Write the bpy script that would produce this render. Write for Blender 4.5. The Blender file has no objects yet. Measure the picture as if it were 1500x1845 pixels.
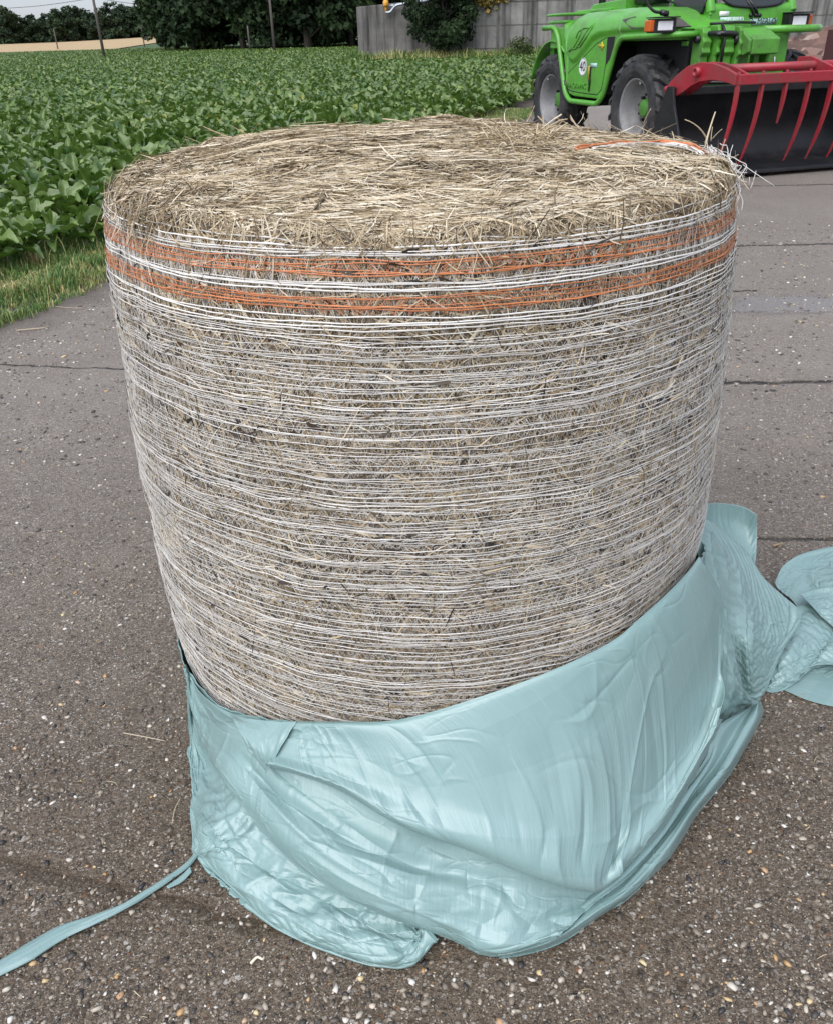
import bpy, bmesh, math, random
import numpy as np
from mathutils import Vector, Matrix

# ------------------------------------------------------------------ camera, world, sun, exposure
scene = bpy.context.scene
COL = scene.collection
PITCH = math.atan((922.5 - 80.0) / 1455.0)
ROLL = math.radians(-1.75)
CAM_Z = 1.375
cam_data = bpy.data.cameras.new('camera')
cam = bpy.data.objects.new('camera', cam_data)
COL.objects.link(cam)
cam.location = (0, 0, CAM_Z)
cam.rotation_euler = (Matrix.Rotation(math.pi/2 - PITCH, 3, 'X') @ Matrix.Rotation(ROLL, 3, 'Z')).to_euler()
cam_data.sensor_fit = 'HORIZONTAL'
cam_data.sensor_width = 36.0
cam_data.lens = 36.0 * 1455.0 / 1500.0
cam_data.clip_start = 0.05
cam_data.clip_end = 2000.0
cam_data.dof.use_dof = True
cam_data.dof.focus_distance = 1.35
cam_data.dof.aperture_fstop = 40.0
scene.camera = cam

SUN_EL, SUN_AZ = math.radians(52), math.radians(-150)      # high soft sun behind the camera, a little to the left
world = bpy.data.worlds.new('World')
scene.world = world
world.use_nodes = True
wn, wl = world.node_tree.nodes, world.node_tree.links
wn.clear()
sky = wn.new('ShaderNodeTexSky')
sky.sky_type = 'NISHITA'
sky.sun_disc = False
sky.sun_elevation = SUN_EL
sky.sun_rotation = SUN_AZ
sky.air_density = 1.0
sky.dust_density = 0.6
sky.ozone_density = 1.5
hs = wn.new('ShaderNodeHueSaturation')
hs.inputs['Saturation'].default_value = 0.25
bg = wn.new('ShaderNodeBackground')
bg.inputs['Strength'].default_value = 0.105
wo = wn.new('ShaderNodeOutputWorld')
wl.new(sky.outputs[0], hs.inputs['Color'])
# overcast: the cloud dome is about three times as bright overhead as along the horizon
tc = wn.new('ShaderNodeTexCoord'); sx = wn.new('ShaderNodeSeparateXYZ'); wl.new(tc.outputs['Generated'], sx.inputs[0])
mg = wn.new('ShaderNodeMath'); mg.operation = 'MULTIPLY_ADD'; mg.use_clamp = False; wl.new(sx.outputs[2], mg.inputs[0]); mg.inputs[1].default_value = 1.30; mg.inputs[2].default_value = 0.46
vm_ = wn.new('ShaderNodeVectorMath'); vm_.operation = 'SCALE'; vt = wn.new('ShaderNodeVectorMath'); vt.operation = 'MULTIPLY'; vt.inputs[1].default_value = (.945, .982, 1.085); wl.new(hs.outputs[0], vt.inputs[0]); wl.new(vt.outputs[0], vm_.inputs[0]); wl.new(mg.outputs[0], vm_.inputs['Scale'])
wl.new(vm_.outputs[0], bg.inputs['Color'])
wl.new(bg.outputs[0], wo.inputs['Surface'])

sun_data = bpy.data.lights.new('sun', 'SUN')
sun_data.energy = 1.5
sun_data.angle = math.radians(60)
sun_data.color = (1.0, 0.965, 0.915)
sun = bpy.data.objects.new('sun', sun_data)
COL.objects.link(sun)
sdir = Vector((math.sin(SUN_AZ)*math.cos(SUN_EL), math.cos(SUN_AZ)*math.cos(SUN_EL), math.sin(SUN_EL)))
sun.rotation_euler = sdir.to_track_quat('Z', 'Y').to_euler()
sun.location = (0, 0, 20)

scene.view_settings.view_transform = 'Standard'
scene.view_settings.look = 'None'
scene.view_settings.exposure = 1.05
scene.view_settings.gamma = 1.0
scene.cycles.max_bounces = 6
scene.cycles.diffuse_bounces = 3
scene.cycles.glossy_bounces = 3
scene.cycles.transparent_max_bounces = 8
scene.cycles.use_denoising = True

# ------------------------------------------------------------------ helpers
RNG = np.random.default_rng(7)

def tag(o, label=None, cat=None, group=None, kind=None):
    if label: o['label'] = label
    if cat: o['category'] = cat
    if group: o['group'] = group
    if kind: o['kind'] = kind
    return o

def empty(name, loc=(0, 0, 0), rz=0.0):
    o = bpy.data.objects.new(name, None)
    o.empty_display_size = 0.1
    o.location = loc
    o.rotation_euler = (0, 0, rz)
    COL.objects.link(o)
    return o

class MB:
    """collects vertices, faces, a per-vertex tint and a per-face material slot; build() links them as one object"""
    def __init__(s):
        s.V = []; s.T = []; s.q = []; s.t = []; s.mq = []; s.mt = []; s.n = 0; s.poly = []
    def add(s, V, Q=None, T3=None, tint=0.5, mi=0):
        V = np.asarray(V, float).reshape(-1, 3)
        k = len(V)
        s.V.append(V)
        s.T.append(np.broadcast_to(np.asarray(tint, float), (k,)).copy())
        if Q is not None and len(Q):
            Q = np.asarray(Q, int); s.q.append(Q + s.n); s.mq.append(np.full(len(Q), mi))
        if T3 is not None and len(T3):
            T3 = np.asarray(T3, int); s.t.append(T3 + s.n); s.mt.append(np.full(len(T3), mi))
        s.n += k
        return s
    def ngon(s, V, faces, tint=0.5, mi=0):
        V = np.asarray(V, float).reshape(-1, 3)
        s.V.append(V); s.T.append(np.full(len(V), float(tint)))
        for f in faces: s.poly.append(([i + s.n for i in f], mi))
        s.n += len(V)
        return s
    def box(s, c, d, rot=None, tint=0.5, mi=0):
        c = np.asarray(c, float); d = np.asarray(d, float)/2
        P = np.array([[x, y, z] for x in (-1, 1) for y in (-1, 1) for z in (-1, 1)], float)*d
        if rot is not None: P = P @ np.array(rot).T
        Q = [(0, 1, 3, 2), (4, 6, 7, 5), (0, 4, 5, 1), (2, 3, 7, 6), (0, 2, 6, 4), (1, 5, 7, 3)]
        return s.add(P + c, Q, tint=tint, mi=mi)
    def prism(s, poly, a0, a1, axis='y', tint=0.5, mi=0):
        """polygon in the two other axes, extruded along axis from a0 to a1"""
        n = len(poly)
        def mk(p, a):
            if axis == 'y': return (p[0], a, p[1])
            if axis == 'x': return (a, p[0], p[1])
            return (p[0], p[1], a)
        V = [mk(p, a0) for p in poly] + [mk(p, a1) for p in poly]
        F = [list(range(n))[::-1], list(range(n, 2*n))] + [[i, (i+1) % n, n+(i+1) % n, n+i] for i in range(n)]
        return s.ngon(V, F, tint, mi)
    def tube(s, path, rad, sides=10, tint=0.5, mi=0, caps=True):
        P = np.asarray(path, float); n = len(P)
        R = np.broadcast_to(np.asarray(rad, float), (n,))
        D = np.gradient(P, axis=0); D /= np.linalg.norm(D, axis=1)[:, None] + 1e-12
        up = np.array([0, 0, 1.0])
        if abs(D[0] @ up) > 0.9: up = np.array([1.0, 0, 0])
        A = np.cross(D, up)
        for i in range(n):
            if np.linalg.norm(A[i]) < 0.15: A[i] = A[i-1] if i else np.array([1., 0, 0])
            if i and A[i] @ A[i-1] < 0: A[i] = -A[i]
        A /= np.linalg.norm(A, axis=1)[:, None]
        B = np.cross(D, A)
        th = np.arange(sides)*2*np.pi/sides
        V = P[:, None] + R[:, None, None]*(A[:, None]*np.cos(th)[None, :, None] + B[:, None]*np.sin(th)[None, :, None])
        i, j = np.meshgrid(np.arange(n-1), np.arange(sides), indexing='ij')
        a = i*sides + j; b = i*sides + (j+1) % sides
        Q = np.stack([a, b, b+sides, a+sides], -1).reshape(-1, 4)
        base = s.n
        s.add(V, Q, tint=tint, mi=mi)
        if caps:
            s.poly.append((list(range(base, base+sides))[::-1], mi))
            s.poly.append((list(range(base+(n-1)*sides, base+n*sides)), mi))
        return s
    def lathe(s, prof, c, axis='y', seg=32, tint=0.5, mi=0):
        """profile of (axial, radius) turned about the axis"""
        prof = np.asarray(prof, float); n = len(prof)
        th = np.arange(seg)*2*np.pi/seg
        a = np.repeat(prof[:, 0], seg).reshape(n, seg); r = prof[:, 1][:, None]
        x, y = r*np.cos(th), r*np.sin(th)
        if axis == 'y': V = np.stack([x, a, y], -1)
        elif axis == 'x': V = np.stack([a, x, y], -1)
        else: V = np.stack([x, y, a], -1)
        i, j = np.meshgrid(np.arange(n-1), np.arange(seg), indexing='ij')
        p = i*seg + j; q = i*seg + (j+1) % seg
        return s.add(V.reshape(-1, 3) + np.asarray(c, float), np.stack([p, q, q+seg, p+seg], -1).reshape(-1, 4), tint=tint, mi=mi)
    def grid(s, P, tint=0.5, mi=0):
        n, m = P.shape[:2]
        i, j = np.meshgrid(np.arange(n-1), np.arange(m-1), indexing='ij')
        a = i*m + j
        t = tint if np.ndim(tint) == 0 else np.asarray(tint).reshape(-1)
        return s.add(P.reshape(-1, 3), np.stack([a, a+1, a+m+1, a+m], -1).reshape(-1, 4), tint=t, mi=mi)
    def mesh(s, name, mats, smooth=True):
        V = np.concatenate(s.V) if s.V else np.zeros((0, 3))
        T = np.concatenate(s.T) if s.T else np.zeros(0)
        loops, starts, mi = [], [], []
        pos = 0
        for arrs, ms, k in ((s.q, s.mq, 4), (s.t, s.mt, 3)):
            if arrs:
                A = np.concatenate(arrs); loops.append(A.reshape(-1))
                starts.append(pos + np.arange(len(A))*k); pos += A.size
                mi.append(np.concatenate(ms))
        for f, m in s.poly:
            loops.append(np.array(f)); starts.append(np.array([pos])); pos += len(f); mi.append(np.array([m]))
        me = bpy.data.meshes.new(name)
        me.vertices.add(len(V)); me.vertices.foreach_set('co', V.reshape(-1).astype(np.float32))
        L = np.concatenate(loops).astype(np.int32); S = np.concatenate(starts).astype(np.int32); M = np.concatenate(mi).astype(np.int32)
        me.loops.add(len(L)); me.loops.foreach_set('vertex_index', L)
        me.polygons.add(len(S)); me.polygons.foreach_set('loop_start', S)
        me.polygons.foreach_set('material_index', M)
        me.update(calc_edges=True)
        me.polygons.foreach_set('use_smooth', np.full(len(S), bool(smooth)))
        at = me.attributes.new('tint', 'FLOAT', 'POINT'); at.data.foreach_set('value', T.astype(np.float32))
        for m in (mats if isinstance(mats, (list, tuple)) else [mats]): me.materials.append(m)
        me.update()
        return me
    def build(s, name, mats, parent=None, smooth=True, bevel=0.0, seg=2, loc=None):
        o = bpy.data.objects.new(name, s.mesh(name, mats, smooth))
        COL.objects.link(o)
        if parent is not None: o.parent = parent
        if loc is not None: o.location = loc
        if bevel:
            b = o.modifiers.new('bevel', 'BEVEL'); b.width = bevel; b.segments = seg
            b.limit_method = 'ANGLE'; b.angle_limit = math.radians(35); b.harden_normals = False
        return o

def smoothstep(a, b, x):
    t = np.clip((np.asarray(x, float)-a)/(b-a), 0, 1)
    return t*t*(3-2*t)

_perm = np.random.default_rng(3).permutation(4096)
_gr = np.random.default_rng(4).normal(size=(4096, 3)); _gr /= np.linalg.norm(_gr, axis=1)[:, None]
def noise3(x, y, z=0.0):
    x, y, z = np.broadcast_arrays(np.asarray(x, float), np.asarray(y, float), np.asarray(z, float))
    xi, yi, zi = np.floor(x).astype(int), np.floor(y).astype(int), np.floor(z).astype(int)
    xf, yf, zf = x-xi, y-yi, z-zi
    u, v, w = [t*t*t*(t*(t*6-15)+10) for t in (xf, yf, zf)]
    out = 0
    for dx in (0, 1):
        for dy in (0, 1):
            for dz in (0, 1):
                h = _perm[(_perm[(_perm[(xi+dx) & 4095] + yi+dy) & 4095] + zi+dz) & 4095]
                g = _gr[h]
                d = g[..., 0]*(xf-dx) + g[..., 1]*(yf-dy) + g[..., 2]*(zf-dz)
                out = out + d*(u if dx else 1-u)*(v if dy else 1-v)*(w if dz else 1-w)
    return out*1.6
def fbm(x, y, z=0.0, o=4):
    s = 0; a = 1.0
    for k in range(o):
        s = s + a*noise3(np.asarray(x)*2**k + 17.3*k, np.asarray(y)*2**k + 5.1*k, np.asarray(z)*2**k); a *= .5
    return s
def ridged(x, y, z=0.0, o=3):
    s = 0; a = 1.0
    for k in range(o):
        s = s + a*(1-2*np.abs(noise3(np.asarray(x)*2**k + 31.7*k, np.asarray(y)*2**k + 9.2*k, np.asarray(z)*2**k))); a *= .5
    return s

def cr1(P, t):
    """Catmull-Rom through the rows of P at parameters t"""
    n = len(P); i = np.clip(np.floor(t).astype(int), 0, n-2); f = (t-i)
    f = f.reshape(f.shape+(1,)*(P.ndim-1))
    p1, p2 = P[i], P[i+1]
    p0 = np.where((i > 0).reshape(f.shape), P[np.maximum(i-1, 0)], 2*p1-p2); p3 = np.where((i < n-2).reshape(f.shape), P[np.minimum(i+2, n-1)], 2*p2-p1)
    return .5*(2*p1+(p2-p0)*f+(2*p0-5*p1+4*p2-p3)*f**2+(3*p1-p0-3*p2+p3)*f**3)
# rays of the photograph's camera, used only to measure where things stand
_fw = np.array([0, math.cos(PITCH), -math.sin(PITCH)]); _r0 = np.array([1., 0, 0]); _u0 = np.cross(_r0, _fw)
_rt = math.cos(ROLL)*_r0 + math.sin(ROLL)*_u0; _up = -math.sin(ROLL)*_r0 + math.cos(ROLL)*_u0
ORI = np.array([0, 0, CAM_Z])
def ray(x, y):
    d = _fw + _rt*(x-750.)/1455. - _up*(y-922.5)/1455.
    return d/np.linalg.norm(d)
def at_y(x, y, Y):
    d = ray(x, y); return ORI + d*(Y/d[1])
def at_ground(x, y, z=0.0):
    d = ray(x, y); return ORI + d*((z-CAM_Z)/d[2])
def proj(P):
    d = np.asarray(P, float)-ORI; z = d @ _fw
    return np.stack([750+1455*(d @ _rt)/z, 922.5-1455*(d @ _up)/z], -1)
def ground_z(x, y):
    """the yard is level; the fields behind rise gently"""
    d = np.maximum(0, np.asarray(y, float)-16)
    return 0.0135*(np.sqrt(d*d+16)-4)

# ------------------------------------------------------------------ materials
class NT:
    def __init__(s, name):
        s.m = bpy.data.materials.new(name); s.m.use_nodes = True
        s.n = s.m.node_tree.nodes; s.l = s.m.node_tree.links; s.n.clear()
        s.out = s.n.new('ShaderNodeOutputMaterial'); s.p = s.n.new('ShaderNodeBsdfPrincipled')
        s.l.new(s.p.outputs[0], s.out.inputs[0])
    def node(s, t, **kw):
        n = s.n.new('ShaderNode'+t)
        for k, v in kw.items(): setattr(n, k, v)
        return n
    def put(s, v, sock):
        if v is None: return
        if hasattr(v, 'bl_idname') or hasattr(v, 'is_output'): s.l.new(v, sock)
        else:
            try: sock.default_value = v
            except Exception: sock.default_value = (*v, 1.0)
    def math(s, op, a, b=None, c=None, clamp=False):
        n = s.node('Math', operation=op, use_clamp=clamp)
        s.put(a, n.inputs[0]); s.put(b, n.inputs[1])
        if c is not None: s.put(c, n.inputs[2])
        return n.outputs[0]
    def mix(s, f, a, b, blend='MIX'):
        n = s.node('Mix', data_type='RGBA', blend_type=blend)
        s.put(f, n.inputs[0])
        for v, i in ((a, 6), (b, 7)):
            if isinstance(v, tuple): n.inputs[i].default_value = (*v, 1.0) if len(v) == 3 else v
            else: s.l.new(v, n.inputs[i])
        return n.outputs[2]
    def ramp(s, f, stops, interp='LINEAR'):
        n = s.node('ValToRGB'); e = n.color_ramp.elements; n.color_ramp.interpolation = interp
        while len(e) < len(stops): e.new(0.5)
        for k, (p, c) in enumerate(stops):
            e[k].position = p; e[k].color = (*c, 1.0) if isinstance(c, tuple) else (c, c, c, 1.0)
        s.put(f, n.inputs[0]); return n.outputs[0]
    def coords(s, kind='Object', scale=None, rot=None):
        t = s.node('TexCoord'); v = t.outputs[kind]
        if scale is not None or rot is not None:
            m = s.node('Mapping'); s.l.new(v, m.inputs[0])
            if scale is not None: m.inputs['Scale'].default_value = scale
            if rot is not None: m.inputs['Rotation'].default_value = rot
            v = m.outputs[0]
        return v
    def noise(s, vec, scale, detail=4, rough=.55, out='Fac', dist=0.0):
        n = s.node('TexNoise'); s.put(vec, n.inputs['Vector']); n.inputs['Scale'].default_value = scale
        n.inputs['Detail'].default_value = detail; n.inputs['Roughness'].default_value = rough; n.inputs['Distortion'].default_value = dist
        return n.outputs[out]
    def vor(s, vec, scale, feature='F1', out='Distance', rnd=1.0):
        n = s.node('TexVoronoi', feature=feature); s.put(vec, n.inputs['Vector']); n.inputs['Scale'].default_value = scale
        n.inputs['Randomness'].default_value = rnd
        return n.outputs[out] if out else n
    def attr(s, name='tint'):
        return s.node('Attribute', attribute_name=name).outputs['Fac']
    def bump(s, h, strength=.5, dist=.01, normal=None):
        n = s.node('Bump'); n.inputs['Strength'].default_value = strength; n.inputs['Distance'].default_value = dist
        s.put(h, n.inputs['Height'])
        if normal is not None: s.l.new(normal, n.inputs['Normal'])
        return n.outputs[0]
    def set(s, **kw):
        names = dict(color='Base Color', rough='Roughness', metal='Metallic', spec='Specular IOR Level', normal='Normal', coat='Coat Weight',
                     coatr='Coat Roughness', trans='Transmission Weight', emis='Emission Color', emis_s='Emission Strength', sheen='Sheen Weight', sss='Subsurface Weight', alpha='Alpha')
        for k, v in kw.items():
            sock = s.p.inputs[names[k]]
            if isinstance(v, tuple): sock.default_value = (*v, 1.0) if len(v) == 3 else v
            elif isinstance(v, (int, float)): sock.default_value = v
            else: s.l.new(v, sock)
        return s.m

def dirty_paint(name, col, rough=.38, dirt=(.10, .09, .075), amount=.35, metal=0.0, coat=0.0, scale=3.0):
    t = NT(name); c = t.coords('Object')
    n1 = t.noise(c, scale, 6, .65); n2 = t.noise(c, scale*7, 4, .6)
    f = t.math('MULTIPLY', t.ramp(n1, [(.45, 0.0), (.75, 1.0)]), amount)
    f2 = t.math('ADD', f, t.math('MULTIPLY', t.ramp(n2, [(.55, 0.0), (.7, 1.0)]), amount*.5), clamp=True)
    col2 = t.mix(t.ramp(n2, [(.3, 0.0), (.7, 1.0)]), tuple(x*.85 for x in col), tuple(min(1, x*1.12) for x in col))
    t.set(color=t.mix(f2, col2, dirt), rough=t.math('ADD', t.math('MULTIPLY', f2, .4), rough), metal=metal, coat=coat, coatr=.1,
          normal=t.bump(n2, .08, .004))
    return t.m
def plain(name, col, rough=.5, metal=0.0, **kw):
    t = NT(name); c = t.coords('Object'); n = t.noise(c, 9, 4)
    t.set(color=t.mix(n, tuple(x*.75 for x in col), tuple(min(1, x*1.2) for x in col)), rough=rough, metal=metal, **kw)
    return t.m
# ------------------------------------------------------------------ ground, concrete yard, wheat field
HEAD = math.radians(17)
VERGE = ((-2.44, 4.74), 0.362)        # the yard's left edge: x = x0 + k (y - y0)
def verge_x(y):
    y = np.asarray(y, float)
    return VERGE[0][0] + VERGE[1]*(y-VERGE[0][1]) + .07*noise3(y*1.3, 2.2) + .05*noise3(y*4.1, 7.7)

def make_yard_material():
    t = NT('exposed aggregate concrete'); c = t.coords('Object')
    wob = t.node('VectorMath', operation='MULTIPLY_ADD')
    t.l.new(t.noise(c, 60, 2, .5, 'Color'), wob.inputs[0]); wob.inputs[1].default_value = (.012, .012, .012); t.l.new(c, wob.inputs[2])
    w = wob.outputs[0]
    big = t.noise(c, .9, 5, .6); mid = t.noise(c, 4.5, 6, .65); fine = t.noise(c, 160, 3, .7); grit = t.noise(c, 480, 2, .6)
    # cement matrix
    mat = t.mix(t.ramp(mid, [(.3, 0.0), (.7, 1.0)]), (.185, .142, .100), (.305, .245, .178))
    mat = t.mix(t.ramp(fine, [(.35, 0.0), (.65, 1.0)]), mat, t.mix(.5, mat, (.05, .043, .037)))
    mat = t.mix(t.math('MULTIPLY', t.ramp(grit, [(.62, 0.0), (.72, 1.0)]), .55), mat, (.42, .39, .35))
    # three sizes of pebble set in it
    h = t.math('MULTIPLY', fine, .25)
    col = mat
    for sc, thr, keep, seed in ((330, .70, .10, 5.2), (180, .50, .30, 0.0), (92, .42, .48, 3.1), (46, .34, .87, 7.7)):
        o = t.node('VectorMath', operation='ADD'); t.l.new(w, o.inputs[0]); o.inputs[1].default_value = (seed, seed*1.7, seed)
        m = t.node('Mapping'); t.l.new(o.outputs[0], m.inputs[0]); m.inputs['Scale'].default_value = (1.0, 1.25, 1.0)
        v = t.vor(m.outputs[0], sc, out=None)
        sep = t.node('SeparateColor'); t.l.new(v.outputs['Color'], sep.inputs[0])
        rnd, rnd2 = sep.outputs[0], sep.outputs[1]
        size = t.math('MULTIPLY', t.math('ADD', rnd2, .45), thr)
        inside = t.math('MULTIPLY', t.math('SUBTRACT', size, v.outputs['Distance']), 14, clamp=True)
        on = t.math('GREATER_THAN', rnd, keep)
        mask = t.math('MULTIPLY', inside, on)
        pc = t.ramp(sep.outputs[2], [(0.0, (.022, .020, .021)), (.22, (.055, .046, .039)), (.42, (.105, .088, .072)), (.60, (.165, .140, .115)), (.74, (.24, .205, .165)),
                                     (.85, (.36, .32, .27)), (.93, (.58, .55, .50)), (.965, (.74, .72, .67)), (.982, (.36, .20, .09)), (1.0, (.22, .09, .05))])
        col = t.mix(t.math('MULTIPLY', mask, .92), col, pc)
        h = t.math('ADD', h, t.math('MULTIPLY', mask, .22 + 10.0/sc))
    # stains, damp and worn patches
    stain = t.ramp(big, [(.38, 0.0), (.66, 1.0)])
    col = t.mix(t.math('MULTIPLY', stain, .55), col, t.mix(.6, col, (.07, .05, .032)))
    worn = t.ramp(t.noise(c, 1.7, 5, .62), [(.50, 0.0), (.68, 1.0)])
    col = t.mix(t.math('MULTIPLY', worn, .42), col, t.mix(.5, col, (.38, .33, .27)))
    sep = t.node('SeparateXYZ'); t.l.new(c, sep.inputs[0]); X, Y = sep.outputs[0], sep.outputs[1]
    # brownish dirt around the bale and in front of it
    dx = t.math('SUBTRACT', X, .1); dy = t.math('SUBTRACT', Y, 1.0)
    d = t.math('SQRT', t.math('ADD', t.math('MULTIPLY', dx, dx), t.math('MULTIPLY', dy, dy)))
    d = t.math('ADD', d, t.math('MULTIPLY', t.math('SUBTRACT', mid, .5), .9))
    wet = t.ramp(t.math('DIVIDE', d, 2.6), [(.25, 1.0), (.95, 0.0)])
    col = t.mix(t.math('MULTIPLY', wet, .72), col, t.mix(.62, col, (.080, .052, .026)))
    grey = t.ramp(t.math('DIVIDE', Y, 6.0), [(.22, 0.0), (.60, 1.0)])  # paler with distance: drier concrete, plus grazing sky sheen painted into the colour
    col = t.mix(t.math('MULTIPLY', grey, .45), col, (.36, .315, .275))
    # dirt washed against the grass verge
    ex = t.math('SUBTRACT', X, t.math('MULTIPLY_ADD', Y, VERGE[1], VERGE[0][0]-VERGE[1]*VERGE[0][1]))
    ex = t.math('ADD', ex, t.math('MULTIPLY', t.math('SUBTRACT', mid, .5), .5))
    edge = t.ramp(ex, [(.0, 1.0), (.45, 0.0)])
    col = t.mix(t.math('MULTIPLY', edge, .75), col, (.085, .067, .05))
    # puddle
    px = t.math('DIVIDE', t.math('SUBTRACT', X, 2.15), .66); py = t.math('DIVIDE', t.math('SUBTRACT', Y, 4.68), .22)
    pd = t.math('SQRT', t.math('ADD', t.math('MULTIPLY', px, px), t.math('MULTIPLY', py, py)))
    pd = t.math('ADD', pd, t.math('MULTIPLY', t.math('SUBTRACT', mid, .5), 1.6))
    pud = t.ramp(pd, [(.75, 1.0), (1.05, 0.0)])
    col = t.mix(t.math('MULTIPLY', pud, .55), col, (.075, .07, .068))
    # joints and cracks: (x0, y0, slope, x from, x to, half width)
    crack = None
    jn = t.math('MULTIPLY', t.math('SUBTRACT', t.noise(c, 7, 5, .6), .5), .10)
    for x0, y0, k, xa, xb, hw in ((2.36, 6.23, -.05, .6, 9., .020), (1.41, 3.47, -.06, .3, 6., .017), (1.08, 2.14, -.07, .3, 4., .010), (-1.46, 3.9, -.19, -3.2, 1.2, .007),
                                  (1.9, 4.98, .02, .6, 2.15, .014), (3, 9.0, -.05, -1, 14, .02), (3, 12.4, -.05, -1, 14, .02)):
        e = t.math('SUBTRACT', t.math('SUBTRACT', Y, y0), t.math('MULTIPLY', t.math('SUBTRACT', X, x0), k))
        e = t.math('ABSOLUTE', t.math('ADD', e, jn))
        m = t.math('SUBTRACT', 1.0, t.math('DIVIDE', e, hw*1.5), clamp=True)
        m = t.math('MULTIPLY', m, t.math('MULTIPLY', t.math('GREATER_THAN', X, xa), t.math('LESS_THAN', X, xb)))
        crack = m if crack is None else t.math('MAXIMUM', crack, m)
    crk = t.math('MULTIPLY', crack, t.ramp(t.noise(c, 11, 3), [(.33, .35), (.55, 1.0)]))
    col = t.mix(t.ramp(crk, [(.0, 0.0), (.5, .95)]), col, t.mix(t.ramp(t.noise(c, 3.3, 3), [(.5, 0.0), (.62, 1.0)]), (.022, .017, .013), (.030, .034, .012)))
    # a shallow brown joint filled with dirt, front left
    e = t.math('SUBTRACT', t.math('SUBTRACT', Y, .97), t.math('MULTIPLY', t.math('SUBTRACT', X, -.54), -.27))
    e = t.math('ABSOLUTE', t.math('ADD', e, t.math('MULTIPLY', jn, .8)))
    sj = t.math('MULTIPLY', t.ramp(e, [(.0, 1.0), (.028, 0.0)]), t.math('LESS_THAN', X, -.2))
    col = t.mix(t.math('MULTIPLY', sj, .62), col, (.060, .036, .017))
    crack = t.math('MAXIMUM', crack, t.math('MULTIPLY', sj, .45))
    rough = t.math('SUBTRACT', t.math('SUBTRACT', .62, t.math('MULTIPLY', t.math('MULTIPLY', wet, t.ramp(t.noise(c, 2.6, 4), [(.40, .25), (.62, 1.0)])), .34)), t.math('MULTIPLY', pud, .5), clamp=True)
    rough = t.math('ADD', rough, t.math('MULTIPLY', t.math('SUBTRACT', mid, .5), .25), clamp=True)
    hh = t.math('SUBTRACT', t.math('ADD', h, t.math('MULTIPLY', mid, 1.2)), t.math('MULTIPLY', crack, 2.2))
    hh = t.math('MULTIPLY', hh, t.math('SUBTRACT', 1.0, t.math('MULTIPLY', pud, .93)))
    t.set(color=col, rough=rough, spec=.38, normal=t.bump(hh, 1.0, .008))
    return t.m

def make_soil():
    t = NT('field soil'); c = t.coords('Object')
    n = t.noise(c, 3, 8, .65); n2 = t.noise(c, 30, 4, .6)
    t.set(color=t.mix(n, (.035, .026, .018), (.085, .064, .045)), rough=.9, normal=t.bump(n2, .6, .03))
    return t.m
def make_far_green():
    t = NT('distant meadow'); c = t.coords('Object'); n = t.noise(c, .12, 6, .6); n2 = t.noise(c, 1.6, 4)
    t.set(color=t.mix(n, (.028, .062, .018), (.06, .105, .03)), rough=.85, normal=t.bump(n2, .6, .3))
    return t.m
def make_wheat():
    t = NT('ripe wheat'); c = t.coords('Object', scale=(1, .35, 1)); n = t.noise(c, .5, 6, .6); n2 = t.noise(c, 5, 3)
    t.set(color=t.mix(n, (.33, .235, .12), (.43, .315, .175)), rough=.9, normal=t.bump(n2, .5, .2))
    return t.m

M_yard = make_yard_material(); M_soil = make_soil(); M_fargreen = make_far_green(); M_wheat = make_wheat()

def terrain_sheet(name, xs, ys, zfun, mat, smooth=True):
    X, Y = np.meshgrid(np.asarray(xs, float), np.asarray(ys, float), indexing='xy')
    b = MB(); b.grid(np.stack([X, Y, zfun(X, Y)], -1))
    o = b.build(name, mat, smooth=smooth); o['kind'] = 'structure'
    return o
gy = np.concatenate([[-60, -20, -5, 0, 4, 8, 12, 14], np.arange(16, 40, 2), np.arange(40, 200, 8), np.arange(200, 1000, 50)])
gx = np.concatenate([[-900, -500, -300, -200, -120], np.arange(-80, 81, 8), [120, 200, 300, 500, 900]])
terrain_sheet('ground', gx, gy, lambda x, y: ground_z(x, y)-.012, M_soil)
# the concrete yard: left edge runs along the verge, then on past the tractor towards the silo
ys = np.concatenate([np.arange(-6, 3, .5), np.arange(3, 24, .12), np.arange(24, 60, 1.5)])
vx = verge_x(ys); vx = np.where(ys > 24, verge_x(24.0)+(ys-24)*.42, vx)
u = np.concatenate([np.linspace(0, 1, 9)**1.5])
Xg = vx[:, None] + (26 - vx[:, None])*u[None, :]; Yg = np.repeat(ys[:, None], len(u), 1)
b = MB(); b.grid(np.stack([Xg, Yg, ground_z(Xg, Yg)+.0], -1))
yard = b.build('concrete_yard', M_yard); yard['kind'] = 'structure'
# ripe wheat on the rise beyond the beet field, meadow beyond it
def wheat_z(x, y): return ground_z(x, y)+.10+np.maximum(0, y-150)*.028*(1+np.clip((x+20)/120, -.6, .5))
terrain_sheet('wheat_field', np.arange(-200, -43, 8.), np.arange(152, 262, 6.), wheat_z, M_wheat)
terrain_sheet('meadow', np.arange(-300, 301, 20.), np.arange(118, 420, 12.), lambda x, y: np.where(y > 150, wheat_z(x, y)-.12-.0*x, ground_z(x, y)+.02), M_fargreen)

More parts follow.
